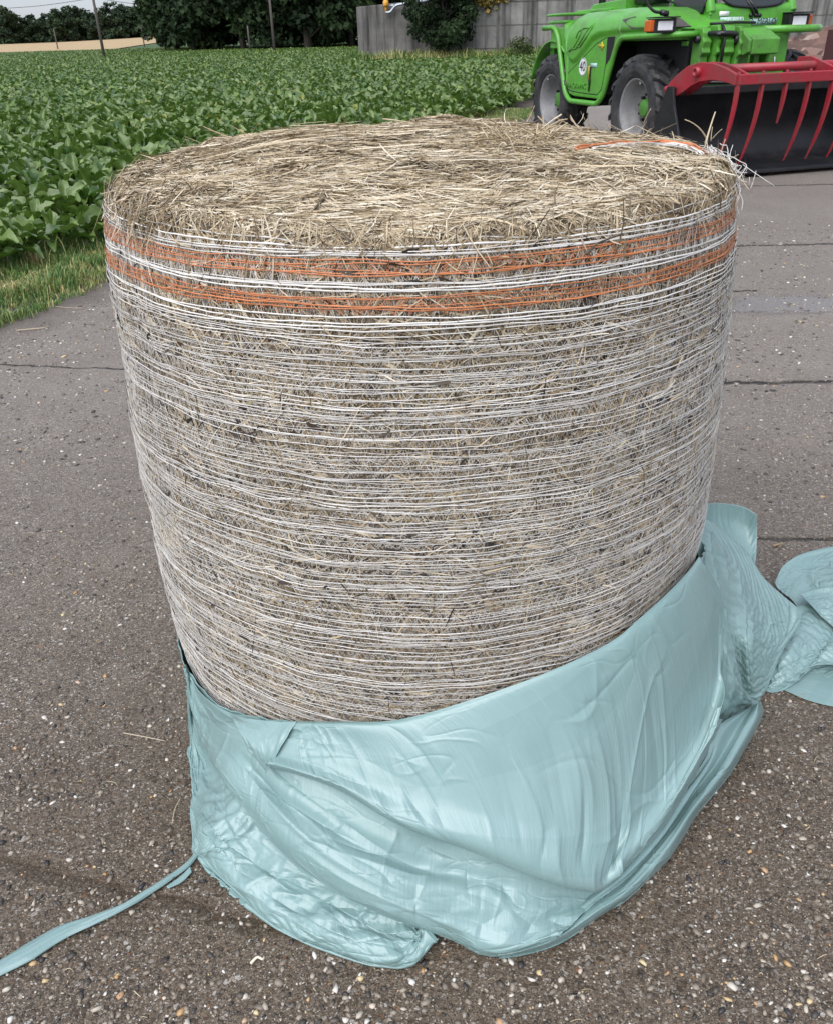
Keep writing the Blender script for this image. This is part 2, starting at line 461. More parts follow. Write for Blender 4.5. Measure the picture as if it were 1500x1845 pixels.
# pebbles standing proud of the worn concrete near the bale
def pebbles():
    n = 62000
    y = .55+RNG.random(n)**1.25*6.6; x = RNG.uniform(-1, 1, n)*(y*.62+.25)
    ok = (np.hypot(x-.024, y-1.642) > .58) & (x > verge_x(np.maximum(y, 3))+.15); x, y = x[ok], y[ok]; n = len(x)
    dens = noise3(x*2.1, y*2.1, 3.)+.6*noise3(x*6, y*6, 4.); ok = dens > RNG.uniform(-.75, .85, n); x, y = x[ok], y[ok]; n = len(x)
    r = .0016+.0034*RNG.random(n)**3.2*1.25; r = r*(1+.55*smoothstep(2.0, 4.0, y))
    # a small lumpy stone: octahedron with one subdivision
    bm = bmesh.new(); bmesh.ops.create_icosphere(bm, subdivisions=1, radius=1.0)
    V0 = np.array([v.co[:] for v in bm.verts]); F0 = np.array([[v.index for v in f.verts] for f in bm.faces]); bm.free()
    m = len(V0)
    V = V0[None]*(1+.28*RNG.normal(size=(n, m, 1)))*np.stack([r*RNG.uniform(.9, 1.9, n), r*RNG.uniform(.8, 1.2, n), r*RNG.uniform(.45, .8, n)], -1)[:, None]
    a = RNG.uniform(0, 6.28, n); c, s = np.cos(a)[:, None], np.sin(a)[:, None]
    W = np.stack([V[..., 0]*c-V[..., 1]*s+x[:, None], V[..., 0]*s+V[..., 1]*c+y[:, None], V[..., 2]+(r*.12)[:, None]], -1)
    tint = np.clip(RNG.random(n)**1.25, 0, 1)
    b = MB(); b.add(W.reshape(-1, 3), None, (F0[None]+np.arange(n)[:, None, None]*m).reshape(-1, 3), tint=np.repeat(tint, m))
    t = NT('pebble'); t.set(color=t.ramp(t.attr(), [(0.0, (.028, .026, .027)), (.18, (.085, .070, .056)), (.45, (.19, .155, .12)), (.70, (.29, .245, .19)), (.84, (.45, .40, .33)), (.93, (.66, .64, .60)), (.965, (.40, .22, .09)), (1.0, (.55, .46, .26))]), rough=.5)
    o = b.build('pebbles', t.m); tag(o, 'small mixed pebbles exposed in the worn concrete round the bale', 'pebbles', kind='stuff')
pebbles()
# ------------------------------------------------------------------ the round bale standing on end
BX, BY = .024, 1.642
def bale_R(z):
    u = (np.asarray(z, float)-.6)/.6
    return .605 - .006*u - .036*u*u
TOPZ = 1.225
def bale_prof():
    """(r, z) from the foot up the side, over the rounded rim, to the middle of the domed top"""
    zs = np.linspace(.0, 1.140, 60)
    side = np.stack([bale_R(zs)-.004, zs], -1)
    rim = []
    r0 = bale_R(1.140)-.004
    for a in np.linspace(0, math.pi/2, 12)[1:]:
        rim.append((r0-.048+.048*math.cos(a), 1.140+.048*math.sin(a)))
    r1 = r0-.048
    top = [(r, 1.188+.026*(1-(r/r1)**2)+.005*math.sin(9*r)*min(1, (r1-r)/.05)) for r in np.linspace(r1, 0.0, 26)[1:]]
    return np.array(list(map(tuple, side))+rim+top)

def make_straw_mat():
    t = NT('weathered straw'); a = t.attr(); c = t.coords('Object')
    n = t.noise(c, 38, 4, .6)
    f = t.math('ADD', a, t.math('MULTIPLY', t.math('SUBTRACT', n, .5), .22), clamp=True)
    brn = t.noise(c, 6, 4, .6)
    col = t.ramp(f, [(0.0, (.012, .011, .013)), (.14, (.066, .048, .031)), (.34, (.188, .136, .078)), (.55, (.35, .270, .162)), (.78, (.55, .45, .30)), (1.0, (.72, .655, .52))])
    col = t.mix(t.math('MULTIPLY', t.ramp(brn, [(.45, 0.0), (.68, 1.0)]), .45), col, t.mix(.5, col, (.17, .105, .05)), )
    col = t.mix(t.math('MULTIPLY', t.ramp(t.noise(c, 9, 3), [(.58, 0.0), (.72, 1.0)]), .35), col, t.mix(.5, col, (.13, .135, .06)))
    t.set(color=col, rough=.55, spec=.35, normal=t.bump(t.noise(c, 300, 2), .3, .002))
    return t.m
def make_hay_base():
    t = NT('packed hay'); c = t.coords('Object', scale=(1, 1, 2.2))
    n = t.noise(c, 55, 6, .75, dist=.6); n2 = t.noise(c, 7, 4, .6); n3 = t.noise(c, 150, 3, .7)
    f = t.math('ADD', t.math('MULTIPLY', n, .75), t.math('MULTIPLY', n3, .25))
    col = t.ramp(f, [(.28, (.022, .019, .017)), (.40, (.080, .064, .043)), (.54, (.175, .140, .092)), (.68, (.32, .262, .178))])
    col = t.mix(t.ramp(n2, [(.40, 0.0), (.70, .55)]), col, (.085, .062, .04), )
    t.set(color=col, rough=.8, normal=t.bump(f, 1.0, .015))
    return t.m
def make_net(name, c0, c1):
    t = NT(name); a = t.attr(); c = t.coords('Object')
    f = t.math('ADD', a, t.math('MULTIPLY', t.math('SUBTRACT', t.noise(c, 40, 3), .5), .6), clamp=True)
    t.set(color=t.mix(f, c0, c1), rough=.38, spec=.5)
    return t.m
M_straw = make_straw_mat(); M_hay = make_hay_base()
M_net = make_net('white knitted net', (.34, .315, .275), (.86, .835, .79))
M_netor = make_net('orange knitted net', (.40, .13, .05), (.72, .26, .10))

bale = empty('hay_bale', (BX, BY, 0))
tag(bale, 'big round hay bale standing on end in white netting with two orange bands', 'hay bale')

prof = bale_prof()
parc = np.concatenate([[0], np.cumsum(np.hypot(*np.diff(prof, axis=0).T))])
TH = np.linspace(0, 2*np.pi, 361)
def bale_surf(th, s):
    """point and outward normal of the bale at angle th and profile arc length s (lumpy)"""
    r = np.interp(s, parc, prof[:, 0]); z = np.interp(s, parc, prof[:, 1])
    r2 = np.interp(s+.004, parc, prof[:, 0]); z2 = np.interp(s+.004, parc, prof[:, 1])
    r1 = np.interp(s-.004, parc, prof[:, 0]); z1 = np.interp(s-.004, parc, prof[:, 1])
    tr, tz = r2-r1, z2-z1; L = np.hypot(tr, tz)+1e-9
    nr, nz = tz/L, -tr/L
    x, y = r*np.cos(th), r*np.sin(th)
    lump = .006*noise3(x*5, y*5, z*5) + .004*noise3(x*13, y*13, z*13)
    lump = lump + (.013*smoothstep(1.11, 1.16, z))*(noise3(x*7+3, y*7, .3)+.6*noise3(x*17, y*17, 4.)) 
    # a sunken ring and a raised tuft on the top
    d = np.hypot(x-.13, y-.17); lump = lump - .018*np.exp(-(d/.07)**2)*(z > 1.15)
    z = z + .026*(y/.58)*smoothstep(1.135, 1.185, z)      # the top leans a little towards the camera
    P = np.stack([x+nr*np.cos(th)*lump, y+nr*np.sin(th)*lump, z+nz*lump], -1)
    N = np.stack([nr*np.cos(th), nr*np.sin(th), nz], -1)
    return P, N
S_SIDE = parc[59]; S_RIM = parc[70]; S_TOP = parc[-1]
b = MB()
SS, TT = np.meshgrid(np.concatenate([np.linspace(0, S_TOP-.002, 150)]), TH[:-1], indexing='ij')
P, _ = bale_surf(TT, SS)
n, m = SS.shape
i, j = np.meshgrid(np.arange(n-1), np.arange(m), indexing='ij')
a = i*m+j; c2 = i*m+(j+1) % m
b.add(P.reshape(-1, 3), np.stack([a, c2, c2+m, a+m], -1).reshape(-1, 4), tint=.4)
b.poly.append((list(range((n-1)*m, n*m)), 0))

def blades(b, th, s, ang, L, W, tint, lift0, lift1, curl, wind=None, mi=1, follow=True):
    """thin bent straws lying on the bale: ang is the direction in the surface (0 = round the bale), lift the height above it"""
    k = len(th); seg = 4
    u = np.linspace(-.5, .5, seg)
    P0, N0 = bale_surf(th, s)
    E1 = np.stack([-np.sin(th), np.cos(th), np.zeros(k)], -1); E2 = np.cross(N0, E1)
    D = E1*np.cos(ang)[:, None] + E2*np.sin(ang)[:, None]
    S = np.cross(N0, D)
    # stay on the curved surface: sag below the tangent plane by the local curvature
    R = np.where(s < S_SIDE, .61, np.where(s < S_RIM, .16, 2.5))
    V = np.zeros((k, seg, 2, 3))
    roll = RNG.uniform(-.8, .8, k)
    for q in range(seg):
        t = u[q]
        cent = P0 + D*(L*t)[:, None] + N0*(lift0+(lift1-lift0)*(t+.5) - .5*(L*t)**2/R*np.abs(np.cos(ang))**2*(1 if follow else 0))[:, None] + S*(curl*L*(t*t-.1))[:, None]
        w = W*(1-.55*abs(2*t)**2)
        side = S*np.cos(roll)[:, None]+N0*np.sin(roll)[:, None]
        V[:, q, 0] = cent+side*(w/2)[:, None]; V[:, q, 1] = cent-side*(w/2)[:, None]
    base = np.arange(k)[:, None]*(seg*2)
    Q = []
    for q in range(seg-1):
        Q.append(np.stack([base[:, 0]+2*q, base[:, 0]+2*q+1, base[:, 0]+2*q+3, base[:, 0]+2*q+2], -1))
    b.add(V.reshape(-1, 3), np.concatenate(Q), tint=np.repeat(tint, seg*2), mi=mi)

# the side: short chopped straws behind the net, at all slants; only a thin lot round the back
def side_blades(k, zlo=.25):
    th = RNG.uniform(-np.pi*1.02, .02*np.pi, k); s = RNG.uniform(zlo, S_RIM-.03, k)
    ang = RNG.normal(0, .75, k); flip = RNG.random(k) < .35; ang = np.where(flip, ang+RNG.choice([-1, 1], k)*1.0, ang)
    L = RNG.gamma(3.0, .012, k)+.014; W = RNG.gamma(3, .00036, k)+.0006
    patch = .5*noise3(np.cos(th)*4, np.sin(th)*4, s*5) + .3*noise3(np.cos(th)*11, np.sin(th)*11, s*13)
    patch = patch-.55*np.exp(-((th+1.80)/.22)**2-((s-.50)/.20)**2)-.35*np.exp(-((th+2.2)/.15)**2-((s-.80)/.12)**2)
    tint = np.clip(.56+.21*RNG.normal(size=k)+.28*patch, .03, 1)
    dark = RNG.random(k) < .10; tint = np.where(dark, RNG.uniform(.02, .25, k), tint)
    return th, s, ang, L, W, tint
k = 62000
th, s, ang, L, W, tint = side_blades(k)
blades(b, th, s, ang, L, W, tint, RNG.uniform(-.004, .004, k), RNG.uniform(-.004, .005, k), RNG.normal(0, .18, k))
# broad leaf flakes, pale and dark
k = 2600
th, s, ang, L, W, tint = side_blades(k)
blades(b, th, s, RNG.normal(0, .5, k), RNG.uniform(.012, .05, k), RNG.uniform(.004, .010, k), np.clip(RNG.choice([.06, .3, .45, .6, .72], k)+RNG.normal(0, .06, k), 0, 1), RNG.uniform(-.003, .003, k), RNG.uniform(-.003, .003, k), RNG.normal(0, .2, k))
# shade inside gaps in the hay, painted as near-black straws in clusters
k = 900
cth = RNG.uniform(-np.pi, 0, 190); cs = RNG.uniform(.3, S_SIDE+.03, 190); w_ = RNG.integers(0, 190, k)
blades(b, cth[w_]+RNG.normal(0, .035, k), np.clip(cs[w_]+RNG.normal(0, .010, k), .2, S_RIM), RNG.normal(0, .5, k), RNG.uniform(.008, .032, k), RNG.uniform(.003, .009, k), RNG.uniform(0, .10, k), RNG.uniform(.001, .0048, k), RNG.uniform(.001, .0048, k), RNG.normal(0, .2, k))
# the top and its rounded rim
def top_blades(k, llo, lhi, wlo, whi, up, tmean, tsd):
    r = np.sqrt(RNG.random(k))*.60; th = RNG.uniform(0, 2*np.pi, k)
    s = S_TOP-r*1.02
    s = np.where(s < S_SIDE+.05, S_SIDE+RNG.uniform(.05, .16, k), s)
    rimf = smoothstep(S_RIM+.10, S_RIM, s)
    # straws lie mostly across the view, in swirls
    sw = noise3(np.cos(th)*r*4+9, np.sin(th)*r*4, .0)*1.1
    world_dir = sw + RNG.normal(0, .85, k)
    ang = world_dir - th - np.pi/2
    L = RNG.uniform(llo, lhi, k)*RNG.uniform(.4, 1, k)*(1-.6*rimf); W = RNG.uniform(wlo, whi, k)
    zone = .05+.10*noise3(np.cos(th)*r*5, np.sin(th)*r*5, 3.) - .03*smoothstep(-.05, .45, np.sin(th)*r)
    tint = np.clip(tmean+RNG.normal(0, tsd, k)+zone, .03, 1)
    up_ = up*(1-.6*rimf)
    blades(b, th, s, ang, L, W, tint, RNG.uniform(-.004, 1, k)*up_, RNG.uniform(-.004, 1, k)*up_, RNG.normal(0, .22, k))
top_blades(34000, .03, .11, .0009, .0022, .006, .70, .14)
top_blades(9000, .02, .06, .0014, .0040, .004, .74, .14)
top_blades(2200, .02, .08, .001, .003, .008, .32, .12)
top_blades(420, .10, .22, .0014, .0030, .014, .80, .12)
# front edge of the top: pale straws lie thick
k = 9000
th = RNG.normal(-np.pi/2, .75, k); s = S_RIM + np.abs(RNG.normal(0, .10, k))-.015
blades(b, th, s, RNG.normal(0, .6, k), RNG.uniform(.02, .10, k), RNG.uniform(.0009, .0032, k), np.clip(RNG.normal(.80, .14, k), .1, 1), RNG.uniform(-.003, .008, k), RNG.uniform(-.003, .008, k), RNG.normal(0, .25, k))
# straggly tufts along the rim
k = 420
th = np.concatenate([RNG.normal(np.radians(222), .10, 150), RNG.uniform(-np.pi, np.pi, 270)]); s = RNG.uniform(S_SIDE, S_RIM+.06, k)
blades(b, th, s, RNG.uniform(-1.6, 1.6, k), RNG.uniform(.03, .09, k), RNG.uniform(.0012, .003, k), np.clip(RNG.normal(.5, .2, k), .05, 1), RNG.uniform(0, .004, k), RNG.uniform(.004, .032, k), RNG.normal(0, .3, k))
b.build('packed_hay', [M_hay, M_straw], bale)

def on_top(x, y, z=1.2):
    d = ray(x, y)
    for _ in range(8):
        P = ORI+d*((z-CAM_Z)/d[2]); z = .5*z+.5*float(np.interp(-math.hypot(P[0]-BX, P[1]-BY), -prof[70:, 0], prof[70:, 1])+.026*(P[1]-BY)/.58)
    return ORI+d*((z-CAM_Z)/d[2])-np.array([BX, BY, 0])

# loose stalks standing out of the top: (pixel of foot, pixel of tip, depth)
def stalk(p0, p1, Y0, Y1, r=.0011, bend=.15, tint=.8):
    A = at_y(*p0, Y0); B = at_y(*p1, Y1); t = np.linspace(0, 1, 7)[:, None]
    side = np.cross(B-A, [0, 1, 0]); P = A+(B-A)*t + side*bend*(t*(1-t))
    P = P - np.array([BX, BY, 0])
    w = np.zeros((7, 2, 3)); sd = side/(np.linalg.norm(side)+1e-9)
    q_ = MB(); q_.tube(P, r*(1.1-.6*t[:, 0]), 5, tint); q_.build('straw_stalk', M_straw, bale)
for a_ in [((1274, 254), (1233, 215), 1.75, 1.72, .0016, -.35), ((1270, 260), (1288, 201), 1.74, 1.76, .0022, .05), ((1280, 254), (1283, 228), 1.74, 1.74, .001, .1), ((1282, 250), (1300, 232), 1.74, 1.72, .001, .1),
           ((1297, 280), (1306, 250), 1.7, 1.7, .0012, .05), ((1308, 290), (1330, 278), 1.66, 1.64, .001, .1), ((1318, 305), (1349, 342), 1.62, 1.58, .0014, .1), ((1306, 300), (1313, 276), 1.66, 1.66, .0014, .05),
           ((944, 226), (962, 190), 2.05, 2.03, .0012, -.1), ((1158, 226), (1172, 195), 1.95, 1.92, .0013, .2), ((612, 222), (526, 226), 1.98, 1.9, .0015, .05), ((600, 226), (524, 230), 1.96, 1.9, .0012, .05), 
           ((475, 360), (478, 305), 1.4, 1.38, .0013, .0), ((425, 350), (428, 328), 1.42, 1.42, .0014, .1), ((215, 335), (203, 342), 1.5, 1.45, .0008, .2),
           ((225, 300), (204, 330), 1.6, 1.5, .0009, .3), ((690, 214), (760, 226), 2.1, 2.0, .0015, .1), ((940, 262), (952, 226), 1.8, 1.8, .0013, .1), ((935, 262), (925, 236), 1.8, 1.8, .0011, -.1), ((950, 264), (966, 232), 1.8, 1.8, .0011, .1)]:
    stalk(*a_[:4], a_[4], a_[5])
# the raised tuft on top
st = MB()
ct = on_top(945, 258)+np.array([BX, BY, .006])
for q in range(150):
    a_ = RNG.uniform(0, 2*np.pi); l = RNG.uniform(.02, .075); e = RNG.uniform(.05, .9)
    A = ct+np.array([RNG.normal(0, .035), RNG.normal(0, .04), RNG.uniform(-.012, .006)]); B = A+l*np.array([math.cos(a_)*math.cos(e), math.sin(a_)*math.cos(e), .75*math.sin(e)])
    t = np.linspace(0, 1, 5)[:, None]; Pm = A+(B-A)*t+np.array([0, 0, .02])*(t*(1-t))*RNG.uniform(-1, 2)
    st.tube(Pm-np.array([BX, BY, 0]), RNG.uniform(.0007, .0015), 4, RNG.uniform(.35, .9))
st.build('straw_tuft', M_straw, bale)
# dark twigs lying on the top
for pl in ([(228, 372), (250, 348), (272, 335), (300, 330)], [(570, 385), (590, 360), (625, 345), (645, 336)], [(1055, 470), (1075, 450), (1100, 440), (1120, 434)], [(900, 385), (920, 378), (945, 372)]):
    P = []
    for (x, y) in pl:
        P.append(on_top(x, y)+np.array([0, 0, .008]))
    P = np.array(P)
    q_ = MB(); q_.tube(P, [.0022]+[.0012]*(len(P)-1), 5, .16); q_.build('twig', M_straw, bale)

# ------------------------------------------------------------------ the net
def strand_path(z0, amp=.007, th0=-np.pi*1.08, th1=.08*np.pi, seed=0, n=200, lift=.004, drift=0.0):
    th = np.linspace(th0, th1, n)
    w = amp*(noise3(th*1.6+seed*3.1, seed*7.7)+.5*noise3(th*5+seed, seed*1.3+40)+.22*noise3(th*17+seed, seed*2.3+9))
    z = z0 + w + drift*(th+np.pi/2)
    s = np.interp(z, prof[:71, 1], parc[:71])
    P, N = bale_surf(th, s)
    P = P + N*(lift+.0015*noise3(th*9+seed, 3.3*seed))[:, None]
    return P
def ribbon(b, P, w, tint, up=(0, 0, 1)):
    """flat tape: half width w, facing outward"""
    P = np.asarray(P); n = len(P); C = P.copy(); C[:, 2] = 0
    N = C/(np.linalg.norm(C, axis=1)[:, None]+1e-9)
    D = np.gradient(P, axis=0); S = np.cross(N, D); S /= np.linalg.norm(S, axis=1)[:, None]+1e-9
    w = np.broadcast_to(np.asarray(w, float), (n,))[:, None]
    V = np.stack([P+S*w, P+N*w*.7, P-S*w], 1)
    i = np.arange(n-1)*3
    Q = np.concatenate([np.stack([i, i+1, i+4, i+3], -1), np.stack([i+1, i+2, i+5, i+4], -1)])
    b.add(V.reshape(-1, 3), Q, tint=np.repeat(tint, 3) if np.ndim(tint) else tint)
white = MB(); orange = MB()
FULL0, FULL1 = -1.75*np.pi, .25*np.pi      # all the way round
def add_strand(bb, z0, seed, w, tint, amp=.007, drift=0.0, lift=.004):
    P = strand_path(z0, amp, FULL0, FULL1, seed, 300, lift, drift)
    ww = w*(1+.35*noise3(np.linspace(0, 40, 300)+seed, seed*.7))
    ribbon(bb, P, ww, tint+.15*noise3(np.linspace(0, 25, 300), seed*1.9))
z = .22; sd = 1.0
zs_list = []
while z < 1.035:
    zs_list.append(z)
    npair = RNG.choice([1, 2, 2, 2, 3])
    for q in range(npair):
        add_strand(white, z+RNG.normal(0, .0028), sd, RNG.uniform(.00042, .00084), RNG.uniform(.25, .98), amp=RNG.uniform(.003, .011), drift=RNG.normal(0, .0045), lift=RNG.uniform(.003, .006))
        sd += 1.37
    z += RNG.uniform(.0080, .0120)
# orange bands and the white strands round them
for z0, nn in ((1.076, 5), (1.121, 5)):
    for q in range(nn):
        add_strand(orange, z0+.0095*(q/(nn-1)-.5)*2+RNG.normal(0, .0015), sd, RNG.uniform(.0005, .00095), RNG.uniform(.25, .9), amp=.0065, lift=RNG.uniform(.003, .006)); sd += 1.37
for z0 in (1.094, 1.098, 1.102, 1.105, 1.036, 1.040, 1.046, 1.053, 1.058, 1.136, 1.141, 1.148, 1.158, 1.170):
    add_strand(white, z0, sd, RNG.uniform(.0006, .0012), RNG.uniform(.5, .95), amp=.005, lift=.005); sd += 1.37
# thin zigzag threads that knit the strands together
def zigzag(bb, za, zb, pitch, seed, w, tint):
    n = int(2*np.pi/pitch)*2
    th = np.linspace(FULL0, FULL1, n+1)+RNG.normal(0, pitch*.12, n+1)
    z = np.where(np.arange(n+1) % 2 == 0, za, zb)+RNG.normal(0, .002, n+1)+.006*noise3(th*1.6+seed, seed)
    s = np.interp(z, prof[:71, 1], parc[:71]); P, N = bale_surf(th, s)
    ribbon(bb, P+N*.0035, w, tint)
for q in range(0, len(zs_list)-2):
    for r in range(3):
        zigzag(white, zs_list[q], zs_list[q+int(RNG.integers(1, min(5, len(zs_list)-q)))], RNG.uniform(.02, .06), sd, RNG.uniform(.00025, .00042), RNG.uniform(.3, .8)); sd += 1.1
for za, zb in ((1.066, 1.082), (1.066, 1.087), (1.111, 1.128), (1.112, 1.130))*2:
    zigzag(orange, za, zb, RNG.uniform(.03, .05), sd, .0005, .7); sd += 1.1
for za, zb in ((1.085, 1.12), (1.09, 1.115), (1.13, 1.155), (1.03, 1.07), (1.06, 1.13), (1.12, 1.158), (1.10, 1.155), (1.03, 1.11))*2:
    zigzag(white, za, zb, .04, sd, .0005, .75); sd += 1.1

# edge of the net pulled over the rim at the right and lying on the top
def rope(bb, pts, nst, w, jit, tint, smooth=8):
    P0 = np.array(pts); k = len(P0); t = np.linspace(0, k-1, 60)
    base = np.stack([np.interp(t, np.arange(k), P0[:, a]) for a in range(3)], -1)
    for q in range(nst):
        off = np.stack([noise3(t*1.2+q*7.1, a*3.3+q)*jit for a in range(3)], -1)+RNG.normal(0, jit*.35, 3)
        off[:, 2] = np.abs(off[:, 2])*.6
        bb.tube(base+off, w*RNG.uniform(.6, 1.3), 5, tint+RNG.uniform(-.2, .2))
edge_pts = [on_top(1040, 283), on_top(1070, 276), on_top(1130, 271), (on_top(1190, 268)), on_top(1240, 272), on_top(1262, 284), at_y(1285, 305, 1.60)-np.array([BX, BY, 0]), at_y(1303, 330, 1.545)-np.array([BX, BY, 0]), at_y(1316, 365, 1.52)-np.array([BX, BY, 0]), at_y(1317, 420, 1.52)-np.array([BX, BY, 0])]
edge_pts = [np.asarray(p)+np.array([0, 0, .006]) for p in edge_pts]
rope(white, edge_pts[1:7], 7, .0011, .009, .75)
rope(orange, [p+np.array([0, .02, .004]) for p in edge_pts[:8]], 5, .0012, .006, .7)
fz = [at_y(1275, 272, 1.62), at_y(1298, 288, 1.58), at_y(1312, 308, 1.54), at_y(1318, 340, 1.52), at_y(1314, 390, 1.50)]
rope(white, [p-np.array([BX, BY, 0]) for p in fz], 26, .0006, .020, .7)
c0 = at_y(1308, 305, 1.56)-np.array([BX, BY, 0])
for q in range(34):
    A = c0+RNG.normal(0, .018, 3)+np.array([0, 0, -.01]); t = np.linspace(0, 1, 6)[:, None]; B = A+RNG.normal(0, .022, 3); Cc = (A+B)/2+RNG.normal(0, .018, 3)
    white.tube((1-t)**2*A+2*t*(1-t)*Cc+t*t*B, .0005, 4, .85)
# gathered strands hanging at the left rim
for q in range(9):
    pts = [at_y(218+q*.8, 395, 1.47), at_y(213+q, 425, 1.46), at_y(221+q, 465, 1.42), at_y(232+q*2, 510, 1.38), at_y(243+q*3, 545, 1.36)]
    rope(white if q % 3 else orange, [p-np.array([BX, BY, 0]) for p in pts], 1, .0010, .006, .6)
white.build('white_netting', M_net, bale)
orange.build('orange_net_bands', M_netor, bale, )
# ------------------------------------------------------------------ pale turquoise stretch film slid down round the foot of the bale
def make_film_mat():
    t = NT('turquoise stretch film'); a = t.attr(); c = t.coords('Object')
    uv = t.node('UVMap', uv_map='film').outputs[0]
    su = t.node('SeparateXYZ'); t.l.new(uv, su.inputs[0]); cu = t.node('CombineXYZ'); t.l.new(t.math('SUBTRACT', su.outputs[0], t.math('MULTIPLY', su.outputs[1], .20)), cu.inputs[0]); t.l.new(su.outputs[1], cu.inputs[1]); uv = cu.outputs[0]
    m = t.node('Mapping'); t.l.new(uv, m.inputs[0]); m.inputs['Scale'].default_value = (170, 5, 1)
    s1 = t.noise(m.outputs[0], 1.0, 4, .6, dist=.4)
    m2 = t.node('Mapping'); t.l.new(uv, m2.inputs[0]); m2.inputs['Scale'].default_value = (42, 5, 1)
    s2 = t.noise(m2.outputs[0], 1.0, 4, .6, dist=.8)
    cr = t.vor(t.noise(c, 5, 3, .6, 'Color'), 9, 'F1')
    cr2 = t.noise(c, 26, 5, .62, dist=1.2)
    h = t.math('ADD', t.math('MULTIPLY', s1, .55), t.math('ADD', t.math('MULTIPLY', s2, .8), t.math('MULTIPLY', cr2, .22)))
    dirt = t.ramp(t.noise(c, 6, 6, .7), [(.56, 0.0), (.72, 1.0)])
    speck = t.ramp(t.noise(c, 170, 2, .5), [(.72, 0.0), (.76, 1.0)])
    base = t.mix(t.ramp(t.noise(c, 3, 4), [(.3, 0.0), (.7, 1.0)]), (.238, .366, .358), (.282, .422, .412))
    lay = t.math('FRACT', t.math('MULTIPLY', t.math('ADD', su.outputs[1], t.math('MULTIPLY', su.outputs[0], .55)), 3.3))
    base = t.mix(t.math('MULTIPLY', t.ramp(lay, [(.30, 0.0), (.31, 1.0), (.72, 1.0), (.73, 0.0)]), .22), base, (.17, .30, .285))
    base = t.mix(t.math('MULTIPLY', t.ramp(s1, [(.55, 0.0), (.75, 1.0)]), .30), base, (.33, .52, .52))
    base = t.mix(t.math('MULTIPLY', dirt, .28), base, (.20, .29, .26))
    base = t.mix(t.math('MULTIPLY', speck, t.math('MULTIPLY', dirt, .6)), base, (.05, .05, .035))
    t.set(color=base, coat=.40, coatr=.18, rough=t.math('ADD', .34, t.math('MULTIPLY', dirt, .25)), spec=.55, normal=t.bump(h, .36, .005))
    # a little daylight comes through the film
    tr = t.node('BsdfTranslucent'); t.l.new(base, tr.inputs[0])
    mx = t.node('MixShader'); mx.inputs[0].default_value = .16
    t.l.new(t.p.outputs[0], mx.inputs[1]); t.l.new(tr.outputs[0], mx.inputs[2]); t.l.new(mx.outputs[0], t.out.inputs[0])
    return t.m
M_film = make_film_mat()

RIM_PX = [(335, 1200), (345, 1235), (400, 1275), (530, 1300), (720, 1297), (860, 1257), (1000, 1205), (1100, 1156), (1180, 1090), (1255, 1008)]
OUT_PX = [(350, 1490), (360, 1540), (430, 1605), (500, 1657), (610, 1712), (725, 1737), (800, 1700), (890, 1722), (985, 1706), (1095, 1642), (1165, 1575), (1240, 1470), (1300, 1400), (1370, 1295)]
def hit_bale(x, y, off=.012):
    d = ray(x, y); t = np.linspace(.5, 2.6, 1500); P = ORI+d*t[:, None]
    f = np.hypot(P[:, 0]-BX, P[:, 1]-BY)-(bale_R(P[:, 2])+off)
    k = np.argmax(f < 0) if (f < 0).any() else np.argmin(f)
    return P[k]
_rim = np.array([hit_bale(*p) for p in RIM_PX]); _out = np.array([at_ground(*p) for p in OUT_PX])
def polar(P): return np.arctan2(P[..., 1]-BY, P[..., 0]-BX), np.hypot(P[..., 0]-BX, P[..., 1]-BY)
_rt_th, _ = polar(_rim); _ot, _or = polar(_out)
o_ = np.argsort(_rt_th); RIM_T, RIM_Z = _rt_th[o_], _rim[o_, 2]
o_ = np.argsort(_ot); OUT_T, OUT_R = _ot[o_], _or[o_]
RIM_T = np.concatenate([[-4.2], [RIM_T[0]-.03], RIM_T, [RIM_T[-1]+.5, 1.4]]); RIM_Z = np.concatenate([[.20, .22], RIM_Z, [.37, .36]])
def skirt_r(th, z, d=0.0):
    zt = np.interp(th, RIM_T, RIM_Z); r1 = np.interp(th, OUT_T, OUT_R, left=.625, right=.86)
    u = np.clip(1-z/zt, 0, 1)
    rb = bale_R(zt)+.012
    return np.maximum(rb+(r1-rb)*(.72*u+.28*u**2.2), bale_R(z)+.01)+d
def on_skirt(x, y, d):
    """first point of the pixel's ray on the skirt cone pushed out by d, or on the ground"""
    D = ray(x, y); t = np.linspace(.7, 2.6, 1200); P = ORI+D*t[:, None]
    th, r = polar(P)
    f = r-skirt_r(th, P[:, 2], d)
    k = len(t)-1
    neg = np.nonzero((f < 0) | (P[:, 2] < .004+max(0, d)*.0))[0]
    if len(neg): k = neg[0]
    k0 = max(0, k-1); w = 0.0
    if f[k] < 0 < f[k0]: w = f[k0]/(f[k0]-f[k])
    elif P[k, 2] < .004 < P[k0, 2]: w = (P[k0, 2]-.004)/(P[k0, 2]-P[k, 2])
    Q = P[k0]+(P[k]-P[k0])*w
    Q[2] = max(Q[2], .004)
    return Q

